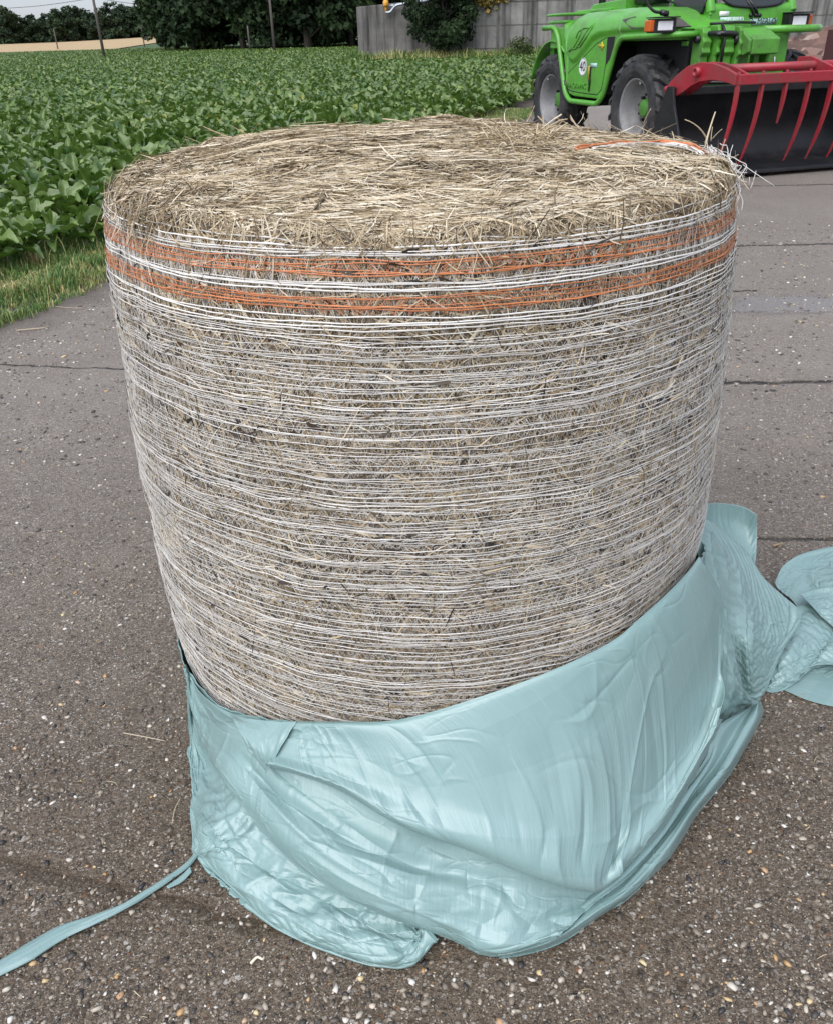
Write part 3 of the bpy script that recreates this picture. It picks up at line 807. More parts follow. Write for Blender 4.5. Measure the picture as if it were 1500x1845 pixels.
def patch(ctrl, nu, nv):
    """ctrl [rows][cols] of points -> dense nv x nu grid"""
    C = np.asarray(ctrl, float)
    A = cr1(C, np.linspace(0, len(C)-1, nv))
    B = cr1(np.swapaxes(A, 0, 1), np.linspace(0, C.shape[1]-1, nu))
    return np.swapaxes(B, 0, 1)
def normals(P):
    du = np.gradient(P, axis=1); dv = np.gradient(P, axis=0); N = np.cross(du, dv)
    return N/(np.linalg.norm(N, axis=-1)[..., None]+1e-9)
def outward(P, N):
    c = np.array([BX, BY, .15]); s = np.sign(np.sum(N*(ORI*0+np.array([0, -.6, 1.2])-0*c), -1)); s = np.where(s == 0, 1, s)
    return N*(np.sign(np.mean(s)) or 1)
class Film(MB):
    def __init__(s): super().__init__(); s.uv = []
    def sheet(s, P, U=None, Vv=None, disp=None, clampz=.003):
        if disp is not None: P = P+outward(P, normals(P))*disp[..., None]
        P = P.copy(); P[..., 2] = np.maximum(P[..., 2], clampz)
        n, m = P.shape[:2]
        if U is None: U, Vv = np.meshgrid(np.linspace(0, 1, m), np.linspace(0, 1, n))
        s.grid(P, .5); s.uv.append(np.stack([U, Vv], -1).reshape(-1, 2))
    def finish(s, name, origin, parent=None):
        for k in range(len(s.V)): s.V[k] = s.V[k]-np.asarray(origin, float)
        o = s.build(name, M_film, parent, True, loc=origin)
        me = o.data; lay = me.uv_layers.new(name='film'); vi = np.zeros(len(me.loops), np.int32); me.loops.foreach_get('vertex_index', vi)
        UV = np.concatenate(s.uv); lay.data.foreach_set('uv', UV[vi].astype(np.float32).reshape(-1))
        sol = o.modifiers.new('thickness', 'SOLIDIFY'); sol.thickness = .0012; sol.offset = -1
        return o
def px(rows): return [[on_skirt(*p) for p in r] for r in rows]
def lines(cols, ds, sc=None):
    """cols: list of columns, each a pixel polyline top to bottom; ds: offset of each row -> control rows"""
    rows = []
    for k, d in enumerate(ds):
        f = k/(len(ds)-1) if isinstance(d, float) else d[0]
        dd = d if isinstance(d, float) else d[1]
        r = []
        for ci, c in enumerate(cols):
            c = np.asarray(c, float); L = np.concatenate([[0], np.cumsum(np.hypot(*np.diff(c, axis=0).T))])
            g = f*L[-1]; r.append((np.interp(g, L, c[:, 0]), np.interp(g, L, c[:, 1]), dd*(1 if sc is None else sc[ci])))
        rows.append(r)
    return px(rows)
def UVg(nv, nu): return np.meshgrid(np.linspace(0, 1, nu), np.linspace(0, 1, nv))

def upsample(X):
    n, m = X.shape[:2]
    A = cr1(X, np.linspace(0, n-1, 2*n-1)); B = cr1(np.swapaxes(A, 0, 1), np.linspace(0, m-1, 2*m-1))
    return np.swapaxes(B, 0, 1)
def relax(P, gu, gv, pin, levels=2, steps=140, bend=.25, keep=.004, seed=1, jig=.003, grav=.00003, collide=True):
    """let a sheet with a little too much material buckle into wrinkles: P grid of points, gu/gv excess length
    along the columns and rows (arrays 0..1 grid functions), pin = weight holding each point to its place"""
    X = P.copy(); G = P.copy(); rng = np.random.default_rng(seed)
    for lev in range(levels):
        n, m = X.shape[:2]
        U, V = np.meshgrid(np.linspace(0, 1, m), np.linspace(0, 1, n))
        a, c_, pn = gu(U, V), gv(U, V), np.clip(pin(U, V), 0, 1)
        W = 1-(pn >= 1)
        if lev == 0:
            N = normals(G); X = X+N*(jig*fbm(U*m/11., V*n/11., seed*3.3, 2))[..., None]*W[..., None]
        Rx = np.linalg.norm(np.diff(G, axis=1), axis=-1)*(1+.5*(a[:, 1:]+a[:, :-1]))
        Ry = np.linalg.norm(np.diff(G, axis=0), axis=-1)*(1+.5*(c_[1:]+c_[:-1]))
        d1 = np.linalg.norm(G[1:, 1:]-G[:-1, :-1], axis=-1)*(1+.5*(a+c_)[1:, 1:]); d2 = np.linalg.norm(G[1:, :-1]-G[:-1, 1:], axis=-1)*(1+.5*(a+c_)[1:, :-1])
        Bx = Rx[:, 1:]+Rx[:, :-1]; By = Ry[1:]+Ry[:-1]
        def proj_c(A, B, wa, wb, L, k):
            D = B-A; l = np.linalg.norm(D, axis=-1)+1e-9; ws = wa+wb+1e-9
            C = (D*((l-L)/l/ws*k)[..., None])
            A += C*wa[..., None]; B -= C*wb[..., None]
        Xp = X.copy()
        Wf = W.astype(float)
        for it in range(steps):
            vel = (X-Xp)*.90; Xp = X.copy(); X = X+vel*Wf[..., None]; X[..., 2] -= grav*Wf
            for rep in range(4):
                for o in (0, 1):
                    k = (m-1-o)//2*2
                    proj_c(X[:, o:o+k:2], X[:, o+1:o+1+k:2], Wf[:, o:o+k:2], Wf[:, o+1:o+1+k:2], Rx[:, o:o+k:2], 1.0)
                    k = (n-1-o)//2*2
                    proj_c(X[o:o+k:2], X[o+1:o+1+k:2], Wf[o:o+k:2], Wf[o+1:o+1+k:2], Ry[o:o+k:2], 1.0)
                    k = (n-1-o)//2*2
                    proj_c(X[o:o+k:2, :-1], X[o+1:o+1+k:2, 1:], Wf[o:o+k:2, :-1], Wf[o+1:o+1+k:2, 1:], d1[o:o+k:2], .5)
                    proj_c(X[o:o+k:2, 1:], X[o+1:o+1+k:2, :-1], Wf[o:o+k:2, 1:], Wf[o+1:o+1+k:2, :-1], d2[o:o+k:2], .5)
                # bending: second neighbours keep their distance
                for o in range(4):
                    A = X[:, o:m-2:4]; B = X[:, o+2:m:4]; q = min(A.shape[1], B.shape[1])
                    if q: proj_c(A[:, :q], B[:, :q], Wf[:, o:m-2:4][:, :q], Wf[:, o+2:m:4][:, :q], Bx[:, o::4][:, :q], bend)
                    A = X[o:n-2:4]; B = X[o+2:n:4]; q = min(A.shape[0], B.shape[0])
                    if q: proj_c(A[:q], B[:q], Wf[o:n-2:4][:q], Wf[o+2:n:4][:q], By[o::4][:q], bend)
            X += (G-X)*(keep+pn*.5*(pn < 1))[..., None]*Wf[..., None]
            if collide:
                r = np.hypot(X[..., 0]-BX, X[..., 1]-BY); rm = bale_R(X[..., 2])+.007
                f = np.where((r < rm) & (W > 0), rm/r, 1.0)
                X[..., 0] = BX+(X[..., 0]-BX)*f; X[..., 1] = BY+(X[..., 1]-BY)*f
                X[..., 2] = np.maximum(X[..., 2], .0035)
        if lev < levels-1:
            X = upsample(X); G = upsample(G)
    return X
def pin_rows(top=None, bottom=None, left=None, right=None, base=0.0, fade=.06):
    def f(U, V):
        p = np.full(U.shape, base)
        for edge, w in ((V, top), (1-V, bottom), (U, left), (1-U, right)):
            if w is None: continue
            p = np.maximum(p, np.where(edge < 1e-9, w, w*.25*(1-smoothstep(0, fade, edge)) if w < 1 else .06*(1-smoothstep(0, fade, edge))))
        return p
    return f
def dense(X, k=1):
    for _ in range(k): X = upsample(X)
    return X

def pleats(U, V, n, seed, amp=.003, w=(.003, .010), ur=(.03, .97), v0=(.0, .6), ln=(.15, .7), slant=0.0, clusters=9):
    """scattered sharp stretch pleats: lines of nearly constant U (sheared by slant), each with its own length, height and width"""
    rg = np.random.default_rng(seed); h = np.zeros(U.shape); cu = rg.uniform(*ur, clusters)
    for k in range(n):
        u0 = rg.choice(cu)+rg.normal(0, .03) if rg.random() < .7 else rg.uniform(*ur)
        a = rg.uniform(*v0); L = rg.uniform(*ln); ww = rg.uniform(*w); A = amp*rg.uniform(.25, 1.0)*rg.choice([1, 1, -1]); sl = slant+rg.normal(0, .025)
        x = (U-u0-sl*(V-a)-.006*np.sin(V*9+k))/ww
        env = smoothstep(a, a+L*.35, V)*(1-smoothstep(a+L*.6, a+L, V))
        h += A*np.exp(-np.abs(x)*np.where(x > 0, 1.0, .45))*env
    return h
def crumple(U, V, n, seed, asp=1.0, warp=.05):
    """sharp-edged facets of crumpled film, about 0..1"""
    rg = np.random.default_rng(seed); pu, pv = rg.random(n), rg.random(n)*asp; hgt = rg.uniform(.5, 1.2, n)
    u = U+warp*noise3(U*4, V*4*asp, seed*1.7); v = V*asp+warp*noise3(U*4+9, V*4*asp, seed*2.3)
    f1 = np.full(U.shape, 9.); f2 = np.full(U.shape, 9.); h1 = np.ones(U.shape)
    for k in range(n):
        d = np.hypot(u-pu[k], v-pv[k]); c_ = d < f1
        f2 = np.where(c_, f1, np.minimum(f2, d)); h1 = np.where(c_, hgt[k], h1); f1 = np.where(c_, d, f1)
    return (f2-f1)*math.sqrt(n/asp)*h1
def creases(U, V, f, seed, w=.05, asp=1.0):
    """a net of thin sharp crease lines"""
    a = noise3(U*f+.25*noise3(U*f*1.7, V*f*asp, seed+5.), V*f*asp, seed*3.1)
    b_ = noise3(U*f*.8+7., V*f*asp*1.3+U*f*.5, seed*5.3)
    m = smoothstep(-.15, .35, noise3(U*f*.6, V*f*.6*asp, seed*7.9))
    return (np.exp(-np.abs(a)/w)-.8*np.exp(-np.abs(b_)/(w*.8)))*m
film = Film()
# under-layer: the sleeve all the way round, pulled in a little under the visible folds
th = np.linspace(-np.pi*1.5, .5*np.pi, 300); v = np.linspace(0, 1, 60)
T_, V_ = np.meshgrid(th, v)
zt = np.interp(T_, RIM_T, RIM_Z)
Z = zt*(1-V_)+.004*V_
front = smoothstep(-2.35, -1.9, T_)*(1-smoothstep(-.35, .05, T_))
r = skirt_r(T_, Z, 0) - front*(.025*np.sin(np.pi*np.clip(V_, 0, 1))+.06*V_)
r = np.maximum(r, bale_R(Z)+.007)
tight = 1-smoothstep(-2.25, -1.75, T_); r = r*(1-tight)+(bale_R(Z)+.006)*tight
wr = smoothstep(-.35, .1, T_)*(1-smoothstep(.9, 1.3, T_))*(.022*ridged(T_*4, V_*3, 1.0)*np.sin(np.pi*V_*.9+.15)) + .004*ridged(T_*10, V_*6, 2.)
P = np.stack([BX+(r+wr)*np.cos(T_), BY+(r+wr)*np.sin(T_), Z+.0], -1)
film.sheet(P, T_*.2, V_)

# sheet 1: the taut upper panel, hanging from the rim to a point near the ground
c1 = [[(522, 1300), (508, 1330), (495, 1352), (480, 1378)],
      [(560, 1301), (555, 1330), (548, 1360), (540, 1396)],
      [(620, 1301), (625, 1340), (622, 1385), (612, 1424)],
      [(720, 1297), (733, 1360), (735, 1425), (728, 1488)],
      [(860, 1257), (885, 1350), (888, 1450), (868, 1533)],
      [(1000, 1205), (1030, 1340), (1030, 1470), (985, 1578)],
      [(1100, 1156), (1118, 1300), (1118, 1460), (1076, 1604)],
      [(1150, 1115), (1172, 1250), (1170, 1420), (1125, 1568)],
      [(1200, 1070), (1232, 1190), (1236, 1340), (1196, 1488)],
      [(1240, 1028), (1276, 1120), (1284, 1240), (1262, 1372)],
      [(1258, 1003), (1292, 1070), (1303, 1180), (1292, 1292)]]
ds = [(0.0, .004), (.06, .014), (.25, .022), (.5, .030), (.75, .040), (.93, .060), (1.0, .055), (1.0, .030), (.985, .004)]
P = patch(lines(c1, ds), 130, 74); U, V = UVg(74, 130)
P = P + outward(P, normals(P))*((.012*noise3(U*3.2, V*2.6, 2.)-.012*np.exp(-((U-.63)/.03)**2-((V-.62)/.1)**2))*smoothstep(.05, .3, V)*(1-smoothstep(.85, .95, V)))[..., None]
X = P
X = dense(X, 2); U, V = UVg(*X.shape[:2])
mid_ = smoothstep(.02, .12, V)*(1-smoothstep(.84, .93, V))
w = pleats(U, V, 60, 5, .0026, (.0018, .006), (-.15, .92), (.0, .55), (.2, .75), .17, 12)*mid_
w = w + pleats(U, V, 20, 6, .0058, (.005, .012), (.36, .66), (.10, .5), (.25, .5), .16, 5)*mid_
w = w + .0075*(crumple(U, V, 60, 9, .8)-.4)*smoothstep(.66, .86, V)*smoothstep(.42, .60, U)*(1-smoothstep(.92, .97, V))
w = w + .004*(crumple(U, V, 28, 10, .8)-.4)*smoothstep(.1, .4, noise3(U*3, V*3, 7.))*mid_
w = w + .0024*creases(U, V-.3*U, 5.5, 3, .05, .6)*mid_ + .0012*creases(U, V-.5*U, 14, 4, .06, .5)*mid_
film.sheet(X, U*1.0, V*.8, w)

# sheet 2: the broad fold rolling from the upper left down to the front
c2 = [[(334, 1197), (335, 1199), (335, 1202), (335, 1206)],
      [(362, 1248), (356, 1256), (351, 1266), (347, 1280)],
      [(415, 1284), (397, 1300), (382, 1322), (369, 1345)],
      [(470, 1296), (447, 1330), (425, 1368), (404, 1402)],
      [(525, 1360), (500, 1395), (476, 1430), (455, 1462)],
      [(610, 1408), (575, 1455), (545, 1495), (515, 1530)],
      [(705, 1468), (665, 1520), (630, 1560), (600, 1600)],
      [(805, 1508), (765, 1565), (730, 1612), (702, 1652)],
      [(905, 1540), (870, 1595), (838, 1645), (805, 1690)],
      [(1000, 1580), (970, 1630), (935, 1680), (895, 1722)],
      [(1078, 1604), (1060, 1635), (1035, 1660), (1000, 1692)]]
ds = [(0.0, .002), (.14, .004), (.3, .014), (.5, .030), (.7, .042), (.86, .052), (.96, .046), (1.0, .030), (1.0, .012), (.975, .0)]
P = patch(lines(c2, ds, [.1, .15, .28, .45, .7, .9, 1, 1, 1, 1, 1]), 140, 60); U, V = UVg(60, 140)
P = P + outward(P, normals(P))*((.010*noise3(U*5, V*1.6, 12.)-.016*np.exp(-((V-.30-.1*np.sin(U*5))/.06)**2)*smoothstep(.28, .4, U)*(1-smoothstep(.82, .9, U)))*np.sin(np.pi*np.clip(V*1.1, 0, 1)))[..., None]
X = P
X = dense(X, 2); U, V = UVg(*X.shape[:2])
mid_ = smoothstep(.04, .15, V)*(1-smoothstep(.82, .92, V))
w = pleats(U, V, 40, 15, .0024, (.002, .006), (.05, .97), (.0, .5), (.2, .7), .12, 14)*mid_
w = w + .011*(crumple(U, V, 70, 16, .5)-.4)*smoothstep(.60, .80, U)*mid_*(1-.4*V) + .006*(crumple(U, V, 50, 17, .5)-.4)*(1-smoothstep(.12, .35, U))*mid_
w = w + pleats(V, U, 12, 18, .006, (.02, .05), (.2, .8), (.2, .6), (.2, .5), .1, 5)*mid_
w = w + .0028*creases(U, V, 7, 5, .05, .5)*mid_ + .0013*creases(U, V, 18, 6, .06, .4)*mid_
film.sheet(X, U*1.0, V*.8, w)

# sheet 3: the lower left lap spreading on the ground with its crumpled hollow
c3 = [[(336, 1206), (337, 1218), (338, 1232), (338, 1250)],
      [(358, 1285), (350, 1305), (346, 1325), (343, 1350)],
      [(388, 1350), (370, 1380), (358, 1410), (348, 1440)],
      [(438, 1432), (405, 1462), (376, 1485), (354, 1510)],
      [(485, 1490), (440, 1515), (400, 1530), (363, 1545)],
      [(545, 1552), (505, 1570), (465, 1590), (428, 1607)],
      [(610, 1598), (580, 1622), (550, 1645), (520, 1670)],
      [(680, 1632), (660, 1658), (640, 1685), (620, 1714)],
      [(745, 1655), (742, 1680), (737, 1708), (728, 1738)],
      [(790, 1668), (788, 1672), (784, 1676), (776, 1684)]]
ds = [(0.0, -.012), (.15, -.008), (.35, .0), (.55, .016), (.75, .030), (.9, .026), (1.0, .008), (1.0, .0)]
P = patch(lines(c3, ds, [.2, .3, .45, .7, .9, 1, 1, 1, 1, 1]), 105, 50); U, V = UVg(50, 105)
P = P + outward(P, normals(P))*(.012*ridged(U*5+V*1.5, V*1.6-U*2, 21., 2)*np.sin(np.pi*V**.8)*smoothstep(.05, .3, U))[..., None]
X = relax(P, lambda U, V: .006+0*U, lambda U, V: .006+0*U, pin_rows(.6, .9, 1.0, 1.0, .0), seed=13, bend=.25, jig=.006)
X = dense(X, 2); U, V = UVg(*X.shape[:2])
w = .015*(crumple(U, V, 34, 19, .45)-.4)*(.25+.75*smoothstep(.1, .4, U))*smoothstep(.03, .15, V)*(1-smoothstep(.5, .72, V))*smoothstep(.1, .3, U)
w = w + .005*(crumple(U, V, 80, 20, .45)-.4)*smoothstep(.08, .4, U)*smoothstep(.03, .15, V)*(1-smoothstep(.6, .8, V)) + pleats(V, U, 16, 21, .004, (.008, .03), (.55, .92), (.0, .6), (.2, .6), .0, 6)*(1-smoothstep(.90, .97, V))
w = w + .0025*creases(U, V, 8, 7, .05, .5)*(1-smoothstep(.85, .95, V))
film.sheet(X, U*.8, V*.6, w)

# the small flap turned over below the rim
c6 = [[(415, 1288), (432, 1318), (450, 1352)], [(455, 1297), (462, 1326), (466, 1368)], [(500, 1301), (490, 1338), (478, 1384)], [(536, 1301), (512, 1340), (482, 1392)]]
P = patch(lines(c6, [(0.0, .010), (.3, .030), (.7, .044), (1.0, .040)]), 60, 50); U, V = UVg(50, 60)
film.sheet(P, U*.3+.3, V*.2, .002*ridged(U*3, V*2, 31.))

# sheet 4: the rolled band along the right-hand edge
c4 = [[(1350, 1274), (1356, 1271), (1362, 1268), (1369, 1264)],
      [(1292, 1310), (1320, 1312), (1350, 1308), (1371, 1297)],
      [(1270, 1365), (1290, 1380), (1305, 1388), (1315, 1392)],
      [(1225, 1430), (1238, 1452), (1248, 1465), (1254, 1468)],
      [(1180, 1495), (1190, 1520), (1200, 1535), (1206, 1540)],
      [(1128, 1560), (1130, 1590), (1135, 1605), (1138, 1612)],
      [(1075, 1605), (1070, 1630), (1075, 1648), (1080, 1652)],
      [(1000, 1660), (1000, 1680), (1005, 1694), (1008, 1699)],
      [(930, 1690), (932, 1702), (938, 1714), (942, 1720)],
      [(890, 1706), (892, 1712), (896, 1720), (898, 1726)]]
ds = [(0.0, .002), (.2, .012), (.42, .012), (.6, .030), (.82, .040), (.96, .026), (1.0, .008), (1.0, .0)]
P = patch(lines(c4, ds), 120, 34)
X = P
X = dense(X, 2); U, V = UVg(*X.shape[:2])
w = pleats(V, U, 22, 25, .005, (.02, .06), (.1, .85), (.0, .7), (.2, .6), .0, 5)*(1-smoothstep(.88, .97, V)) + .008*(crumple(U*2.5, V, 60, 26, .9)-.4)*smoothstep(.5, .75, U)*np.sin(np.pi*V)
w = w + .002*creases(U*2, V, 6, 8, .05, .4)*np.sin(np.pi*V)
film.sheet(X, V*.5, U*1.0, w)

# sheet 5: the loose bunch standing up at the right of the bale
def ptsY(rows): return [[at_y(*p) for p in r] for r in rows]
r5a = [[(1248, 915, 1.62), (1280, 906, 1.76), (1310, 907, 1.80), (1340, 913, 1.80), (1363, 927, 1.78)],
       [(1246, 935, 1.60), (1280, 935, 1.74), (1312, 940, 1.79), (1342, 950, 1.79), (1364, 960, 1.77)],
       [(1250, 950, 1.56), (1285, 965, 1.68), (1315, 975, 1.73), (1342, 988, 1.74), (1362, 1000, 1.73)],
       [(1255, 970, 1.52), (1290, 990, 1.60), (1318, 1005, 1.63), (1345, 1018, 1.64), (1358, 1030, 1.64)]]
P = patch(ptsY(r5a), 110, 110); U, V = UVg(110, 110)
X = relax(P[::3, ::3], lambda U, V: .012+0*U, lambda U, V: .012+0*U, pin_rows(.7, .7, .7, .7, .0), seed=15, bend=.25, collide=False); U, V = UVg(*X.shape[:2])
film.sheet(X, V*.3, U*.3)
r5b = [[(1246, 940, 1.55), (1275, 938, 1.60), (1308, 962, 1.62), (1345, 996, 1.62), (1374, 1040, 1.61), (1408, 1072, 1.61), (1447, 1104, 1.60)],
       [(1246, 955, 1.50), (1275, 958, 1.535), (1308, 985, 1.555), (1345, 1020, 1.57), (1372, 1056, 1.57), (1406, 1085, 1.58), (1446, 1110, 1.59)],
       [(1258, 1005, 1.43), (1285, 1030, 1.45), (1318, 1060, 1.47), (1350, 1085, 1.49), (1380, 1110, 1.52), (1412, 1128, 1.54), (1441, 1128, 1.57)],
       [(1278, 1085, 1.38), (1302, 1112, 1.40), (1325, 1136, 1.41), (1350, 1152, 1.405), (1376, 1163, 1.44), (1396, 1166, 1.48), (1418, 1160, 1.535)],
       [(1296, 1180, 1.38), (1318, 1202, 1.40), (1338, 1216, 1.405), (1353, 1222, 1.395), (1367, 1224, 1.42), (1382, 1217, 1.455), (1397, 1200, 1.51)],
       [(1318, 1255, 1.40), (1335, 1262, 1.41), (1347, 1266, 1.415), (1357, 1267, 1.41), (1363, 1266, 1.415), (1368, 1262, 1.43), (1374, 1254, 1.46)]]
P = patch(ptsY(r5b), 240, 240); U, V = UVg(240, 240)
P = P[::4, ::4]
X = dense(relax(P, lambda U, V: .014+0*U, lambda U, V: .016+0*U, pin_rows(.6, .8, .6, .5, .0), seed=16, bend=.25, collide=False)); U, V = UVg(*X.shape[:2])
film.sheet(X, V*.6, U*.4, .0009*noise3(U*20-V*8, V*75, 56.)*smoothstep(.1, .3, V)*(1-smoothstep(.75, .95, V))+.010*(crumple(U, V, 26, 27)-.4)*np.sin(np.pi*V)*np.sin(np.pi*U)+pleats(U, V, 16, 28, .004, (.006, .02))+.004*creases(U, V, 5, 9, .05)*np.sin(np.pi*V))
r5c = [[(1262, 1040, 1.40), (1288, 1065, 1.40), (1300, 1100, 1.41)], [(1280, 1120, 1.345), (1300, 1150, 1.35), (1318, 1185, 1.37)], [(1288, 1200, 1.315), (1312, 1225, 1.325), (1335, 1250, 1.37)], [(1275, 1310, 1.28), (1310, 1300, 1.33), (1358, 1272, 1.40)]]
P = patch(ptsY(r5c), 60, 110); U, V = UVg(110, 60)
film.sheet(P, U*.2, V*.5, .006*ridged(U*3, V*4, 57., 3))
# the narrow strip trailing away over the concrete at the left
sp = np.array([at_ground(*p) for p in [(362, 1538), (340, 1562), (305, 1588), (268, 1612), (225, 1638), (170, 1662), (110, 1686), (50, 1722), (0, 1750), (-70, 1790)]])
hw = np.array([.004, .005, .006, .006, .006, .010, .016, .018, .015, .014])
t = np.linspace(0, len(sp)-1, 160); C = cr1(sp, t); Wd = np.interp(t, np.arange(len(hw)), hw)
D = np.gradient(C, axis=0); S = np.stack([-D[:, 1], D[:, 0], 0*D[:, 0]], -1); S /= np.linalg.norm(S, axis=1)[:, None]
cross = np.linspace(-1, 1, 15)
P = C[:, None]+S[:, None]*(cross[None, :, None]*Wd[:, None, None])
P[..., 2] = .006+.006*(1-cross[None]**2)+.0022*noise3(cross[None]*6, t[:, None]*.8, 61.)+.004*np.exp(-((t[:, None]-0)/.6)**2)
U, V = UVg(160, 15); film.sheet(P, U*.12, V*.6)
# its torn side tag
tg = [[at_ground(*p, .008) for p in r] for r in [[(343, 1562), (346, 1572)], [(325, 1580), (328, 1590)], [(300, 1598), (303, 1602)]]]
P = patch(tg, 6, 24); film.sheet(P, *[q*.1 for q in UVg(24, 6)])
film_o = film.finish('plastic_film', (BX, BY, 0))
tag(film_o, 'pale turquoise stretch film slid down in folds round the foot of the hay bale', 'plastic film')

# ------------------------------------------------------------------ a second crumpled heap of film at the right
heap = Film()
rA = [[(1395, 1050, 1.84), (1410, 1020, 1.92), (1440, 1000, 1.98), (1475, 990, 1.99), (1520, 982, 1.98), (1580, 980, 1.95)],
      [(1402, 1062, 1.80), (1420, 1040, 1.86), (1448, 1026, 1.90), (1480, 1018, 1.90), (1525, 1010, 1.88), (1580, 1010, 1.85)],
      [(1425, 1080, 1.76), (1440, 1068, 1.78), (1465, 1060, 1.80), (1495, 1055, 1.78), (1535, 1050, 1.75), (1585, 1050, 1.72)],
      [(1440, 1100, 1.72), (1458, 1095, 1.72), (1480, 1092, 1.71), (1508, 1092, 1.69), (1545, 1090, 1.66), (1590, 1090, 1.62)]]
P = patch(ptsY(rA), 150, 110); U, V = UVg(110, 150)
X = relax(P[::3, ::3], lambda U, V: .014+0*U, lambda U, V: .014+0*U, pin_rows(.6, .6, .6, .6, .0), bend=.25, collide=False); X = dense(X); U, V = UVg(*X.shape[:2])
heap.sheet(X, U*.4, V*.3, .014*(crumple(U, V, 16, 31)-.4)*np.sin(np.pi*V)*np.sin(np.pi*U)+.0025*(crumple(U, V, 60, 32)-.4)*np.sin(np.pi*V)+.004*creases(U, V, 5, 10, .05)*np.sin(np.pi*V))
rB = [[(1395, 1110, 1.66), (1425, 1098, 1.70), (1455, 1088, 1.72), (1485, 1095, 1.71), (1510, 1115, 1.68), (1570, 1120, 1.66)],
      [(1390, 1140, 1.60), (1425, 1128, 1.61), (1460, 1125, 1.62), (1490, 1135, 1.62), (1512, 1145, 1.61), (1575, 1150, 1.58)],
      [(1380, 1185, 1.54), (1415, 1175, 1.53), (1450, 1168, 1.54), (1482, 1165, 1.555), (1500, 1160, 1.56), (1575, 1180, 1.52)],
      [(1368, 1225, 1.50), (1400, 1215, 1.48), (1435, 1205, 1.49), (1468, 1190, 1.52), (1490, 1175, 1.54), (1570, 1200, 1.49)],
      [(1362, 1258, 1.47), (1385, 1256, 1.45), (1408, 1246, 1.455), (1435, 1228, 1.475), (1468, 1200, 1.51), (1540, 1200, 1.48)]]
P = patch(ptsY(rB), 190, 170); U, V = UVg(170, 190)
X = dense(relax(P[::4, ::4], lambda U, V: .018+0*U, lambda U, V: .018+0*U, pin_rows(.6, .6, .6, .6, .0), seed=18, bend=.25, collide=False)); U, V = UVg(*X.shape[:2])
heap.sheet(X, V*.4, U*.5, .014*(crumple(U, V, 16, 33)-.4)*np.sin(np.pi*V)*np.sin(np.pi*U)+.0025*(crumple(U, V, 60, 34)-.4)*np.sin(np.pi*V)+.004*creases(U, V, 5, 11, .05)*np.sin(np.pi*V))
rC = [[(1425, 1225, 1.50), (1455, 1200, 1.53), (1490, 1180, 1.56), (1560, 1170, 1.56)], [(1412, 1238, 1.475), (1445, 1222, 1.50), (1490, 1208, 1.51), (1560, 1205, 1.51)],
      [(1408, 1246, 1.463), (1445, 1245, 1.46), (1490, 1245, 1.45), (1560, 1245, 1.45)], [(1412, 1252, 1.455), (1450, 1270, 1.42), (1495, 1284, 1.395), (1570, 1300, 1.37)]]
P = patch(ptsY(rC), 120, 90); U, V = UVg(90, 120)
X = dense(relax(P[::3, ::3], lambda U, V: .012+0*U, lambda U, V: .012+0*U, pin_rows(.6, .7, .6, .6, .0), seed=19, bend=.25, collide=False)); U, V = UVg(*X.shape[:2])
heap.sheet(X, V*.4, U*.5, .014*(crumple(U, V, 16, 33)-.4)*np.sin(np.pi*V)*np.sin(np.pi*U)+.0025*(crumple(U, V, 60, 34)-.4)*np.sin(np.pi*V)+.004*creases(U, V, 5, 11, .05)*np.sin(np.pi*V))
rD = [[(1440, 1072, 1.74), (1470, 1062, 1.76), (1500, 1058, 1.76), (1550, 1060, 1.75)], [(1455, 1085, 1.69), (1480, 1085, 1.70), (1505, 1090, 1.69), (1550, 1095, 1.67)], [(1478, 1110, 1.66), (1495, 1125, 1.64), (1515, 1140, 1.62), (1560, 1150, 1.59)]]
P = patch(ptsY(rD), 90, 70); U, V = UVg(70, 90)
X = dense(relax(P[::3, ::3], lambda U, V: .03+0*U, lambda U, V: .03+0*U, pin_rows(.5, .5, .5, .5, .0), seed=20, bend=.1, collide=False, jig=.006)); U, V = UVg(*X.shape[:2])
heap.sheet(X, V*.3, U*.4, .014*(crumple(U, V, 16, 35)-.4)*np.sin(np.pi*V)*np.sin(np.pi*U)+.0025*(crumple(U, V, 60, 36)-.4)*np.sin(np.pi*V))
heap_o = heap.finish('plastic_film', (1.35, 1.75, 0))
tag(heap_o, 'crumpled loose heap of turquoise film lying on the concrete right of the bale', 'plastic film')
# ------------------------------------------------------------------ green telescopic handler with a red grapple bucket
M_green = dirty_paint('green machine paint', (.085, .34, .030), .34, (.10, .10, .065), .52, coat=.25)
M_green2 = dirty_paint('worn green paint', (.080, .29, .030), .45, (.05, .05, .035), .75)
M_red = dirty_paint('crimson paint', (.30, .012, .024), .42, (.085, .05, .04), .7, coat=.1)
M_black = dirty_paint('black steel', (.006, .006, .008), .40, (.03, .027, .024), .4)
M_dark = plain('dark recess', (.008, .008, .009), .8)
M_grey = dirty_paint('silver grey wheel paint', (.20, .20, .205), .45, (.08, .07, .06), .7)
M_glass = NT('tinted cab glass'); M_glass = M_glass.set(color=(.015, .02, .02), rough=.05, spec=.8)
M_lens = plain('clear lamp lens', (.75, .76, .78), .12)
M_amber = plain('amber lamp lens', (.50, .10, .01), .2)
M_white = plain('white sticker', (.75, .76, .76), .5)
M_ink = plain('black lettering', (.015, .015, .018), .6)
M_yellow = plain('yellow sticker', (.62, .42, .03), .5)
M_bluegrey = plain('pale blue sticker', (.35, .55, .50), .5)
M_steel = plain('bare steel', (.35, .35, .36), .35, .8)
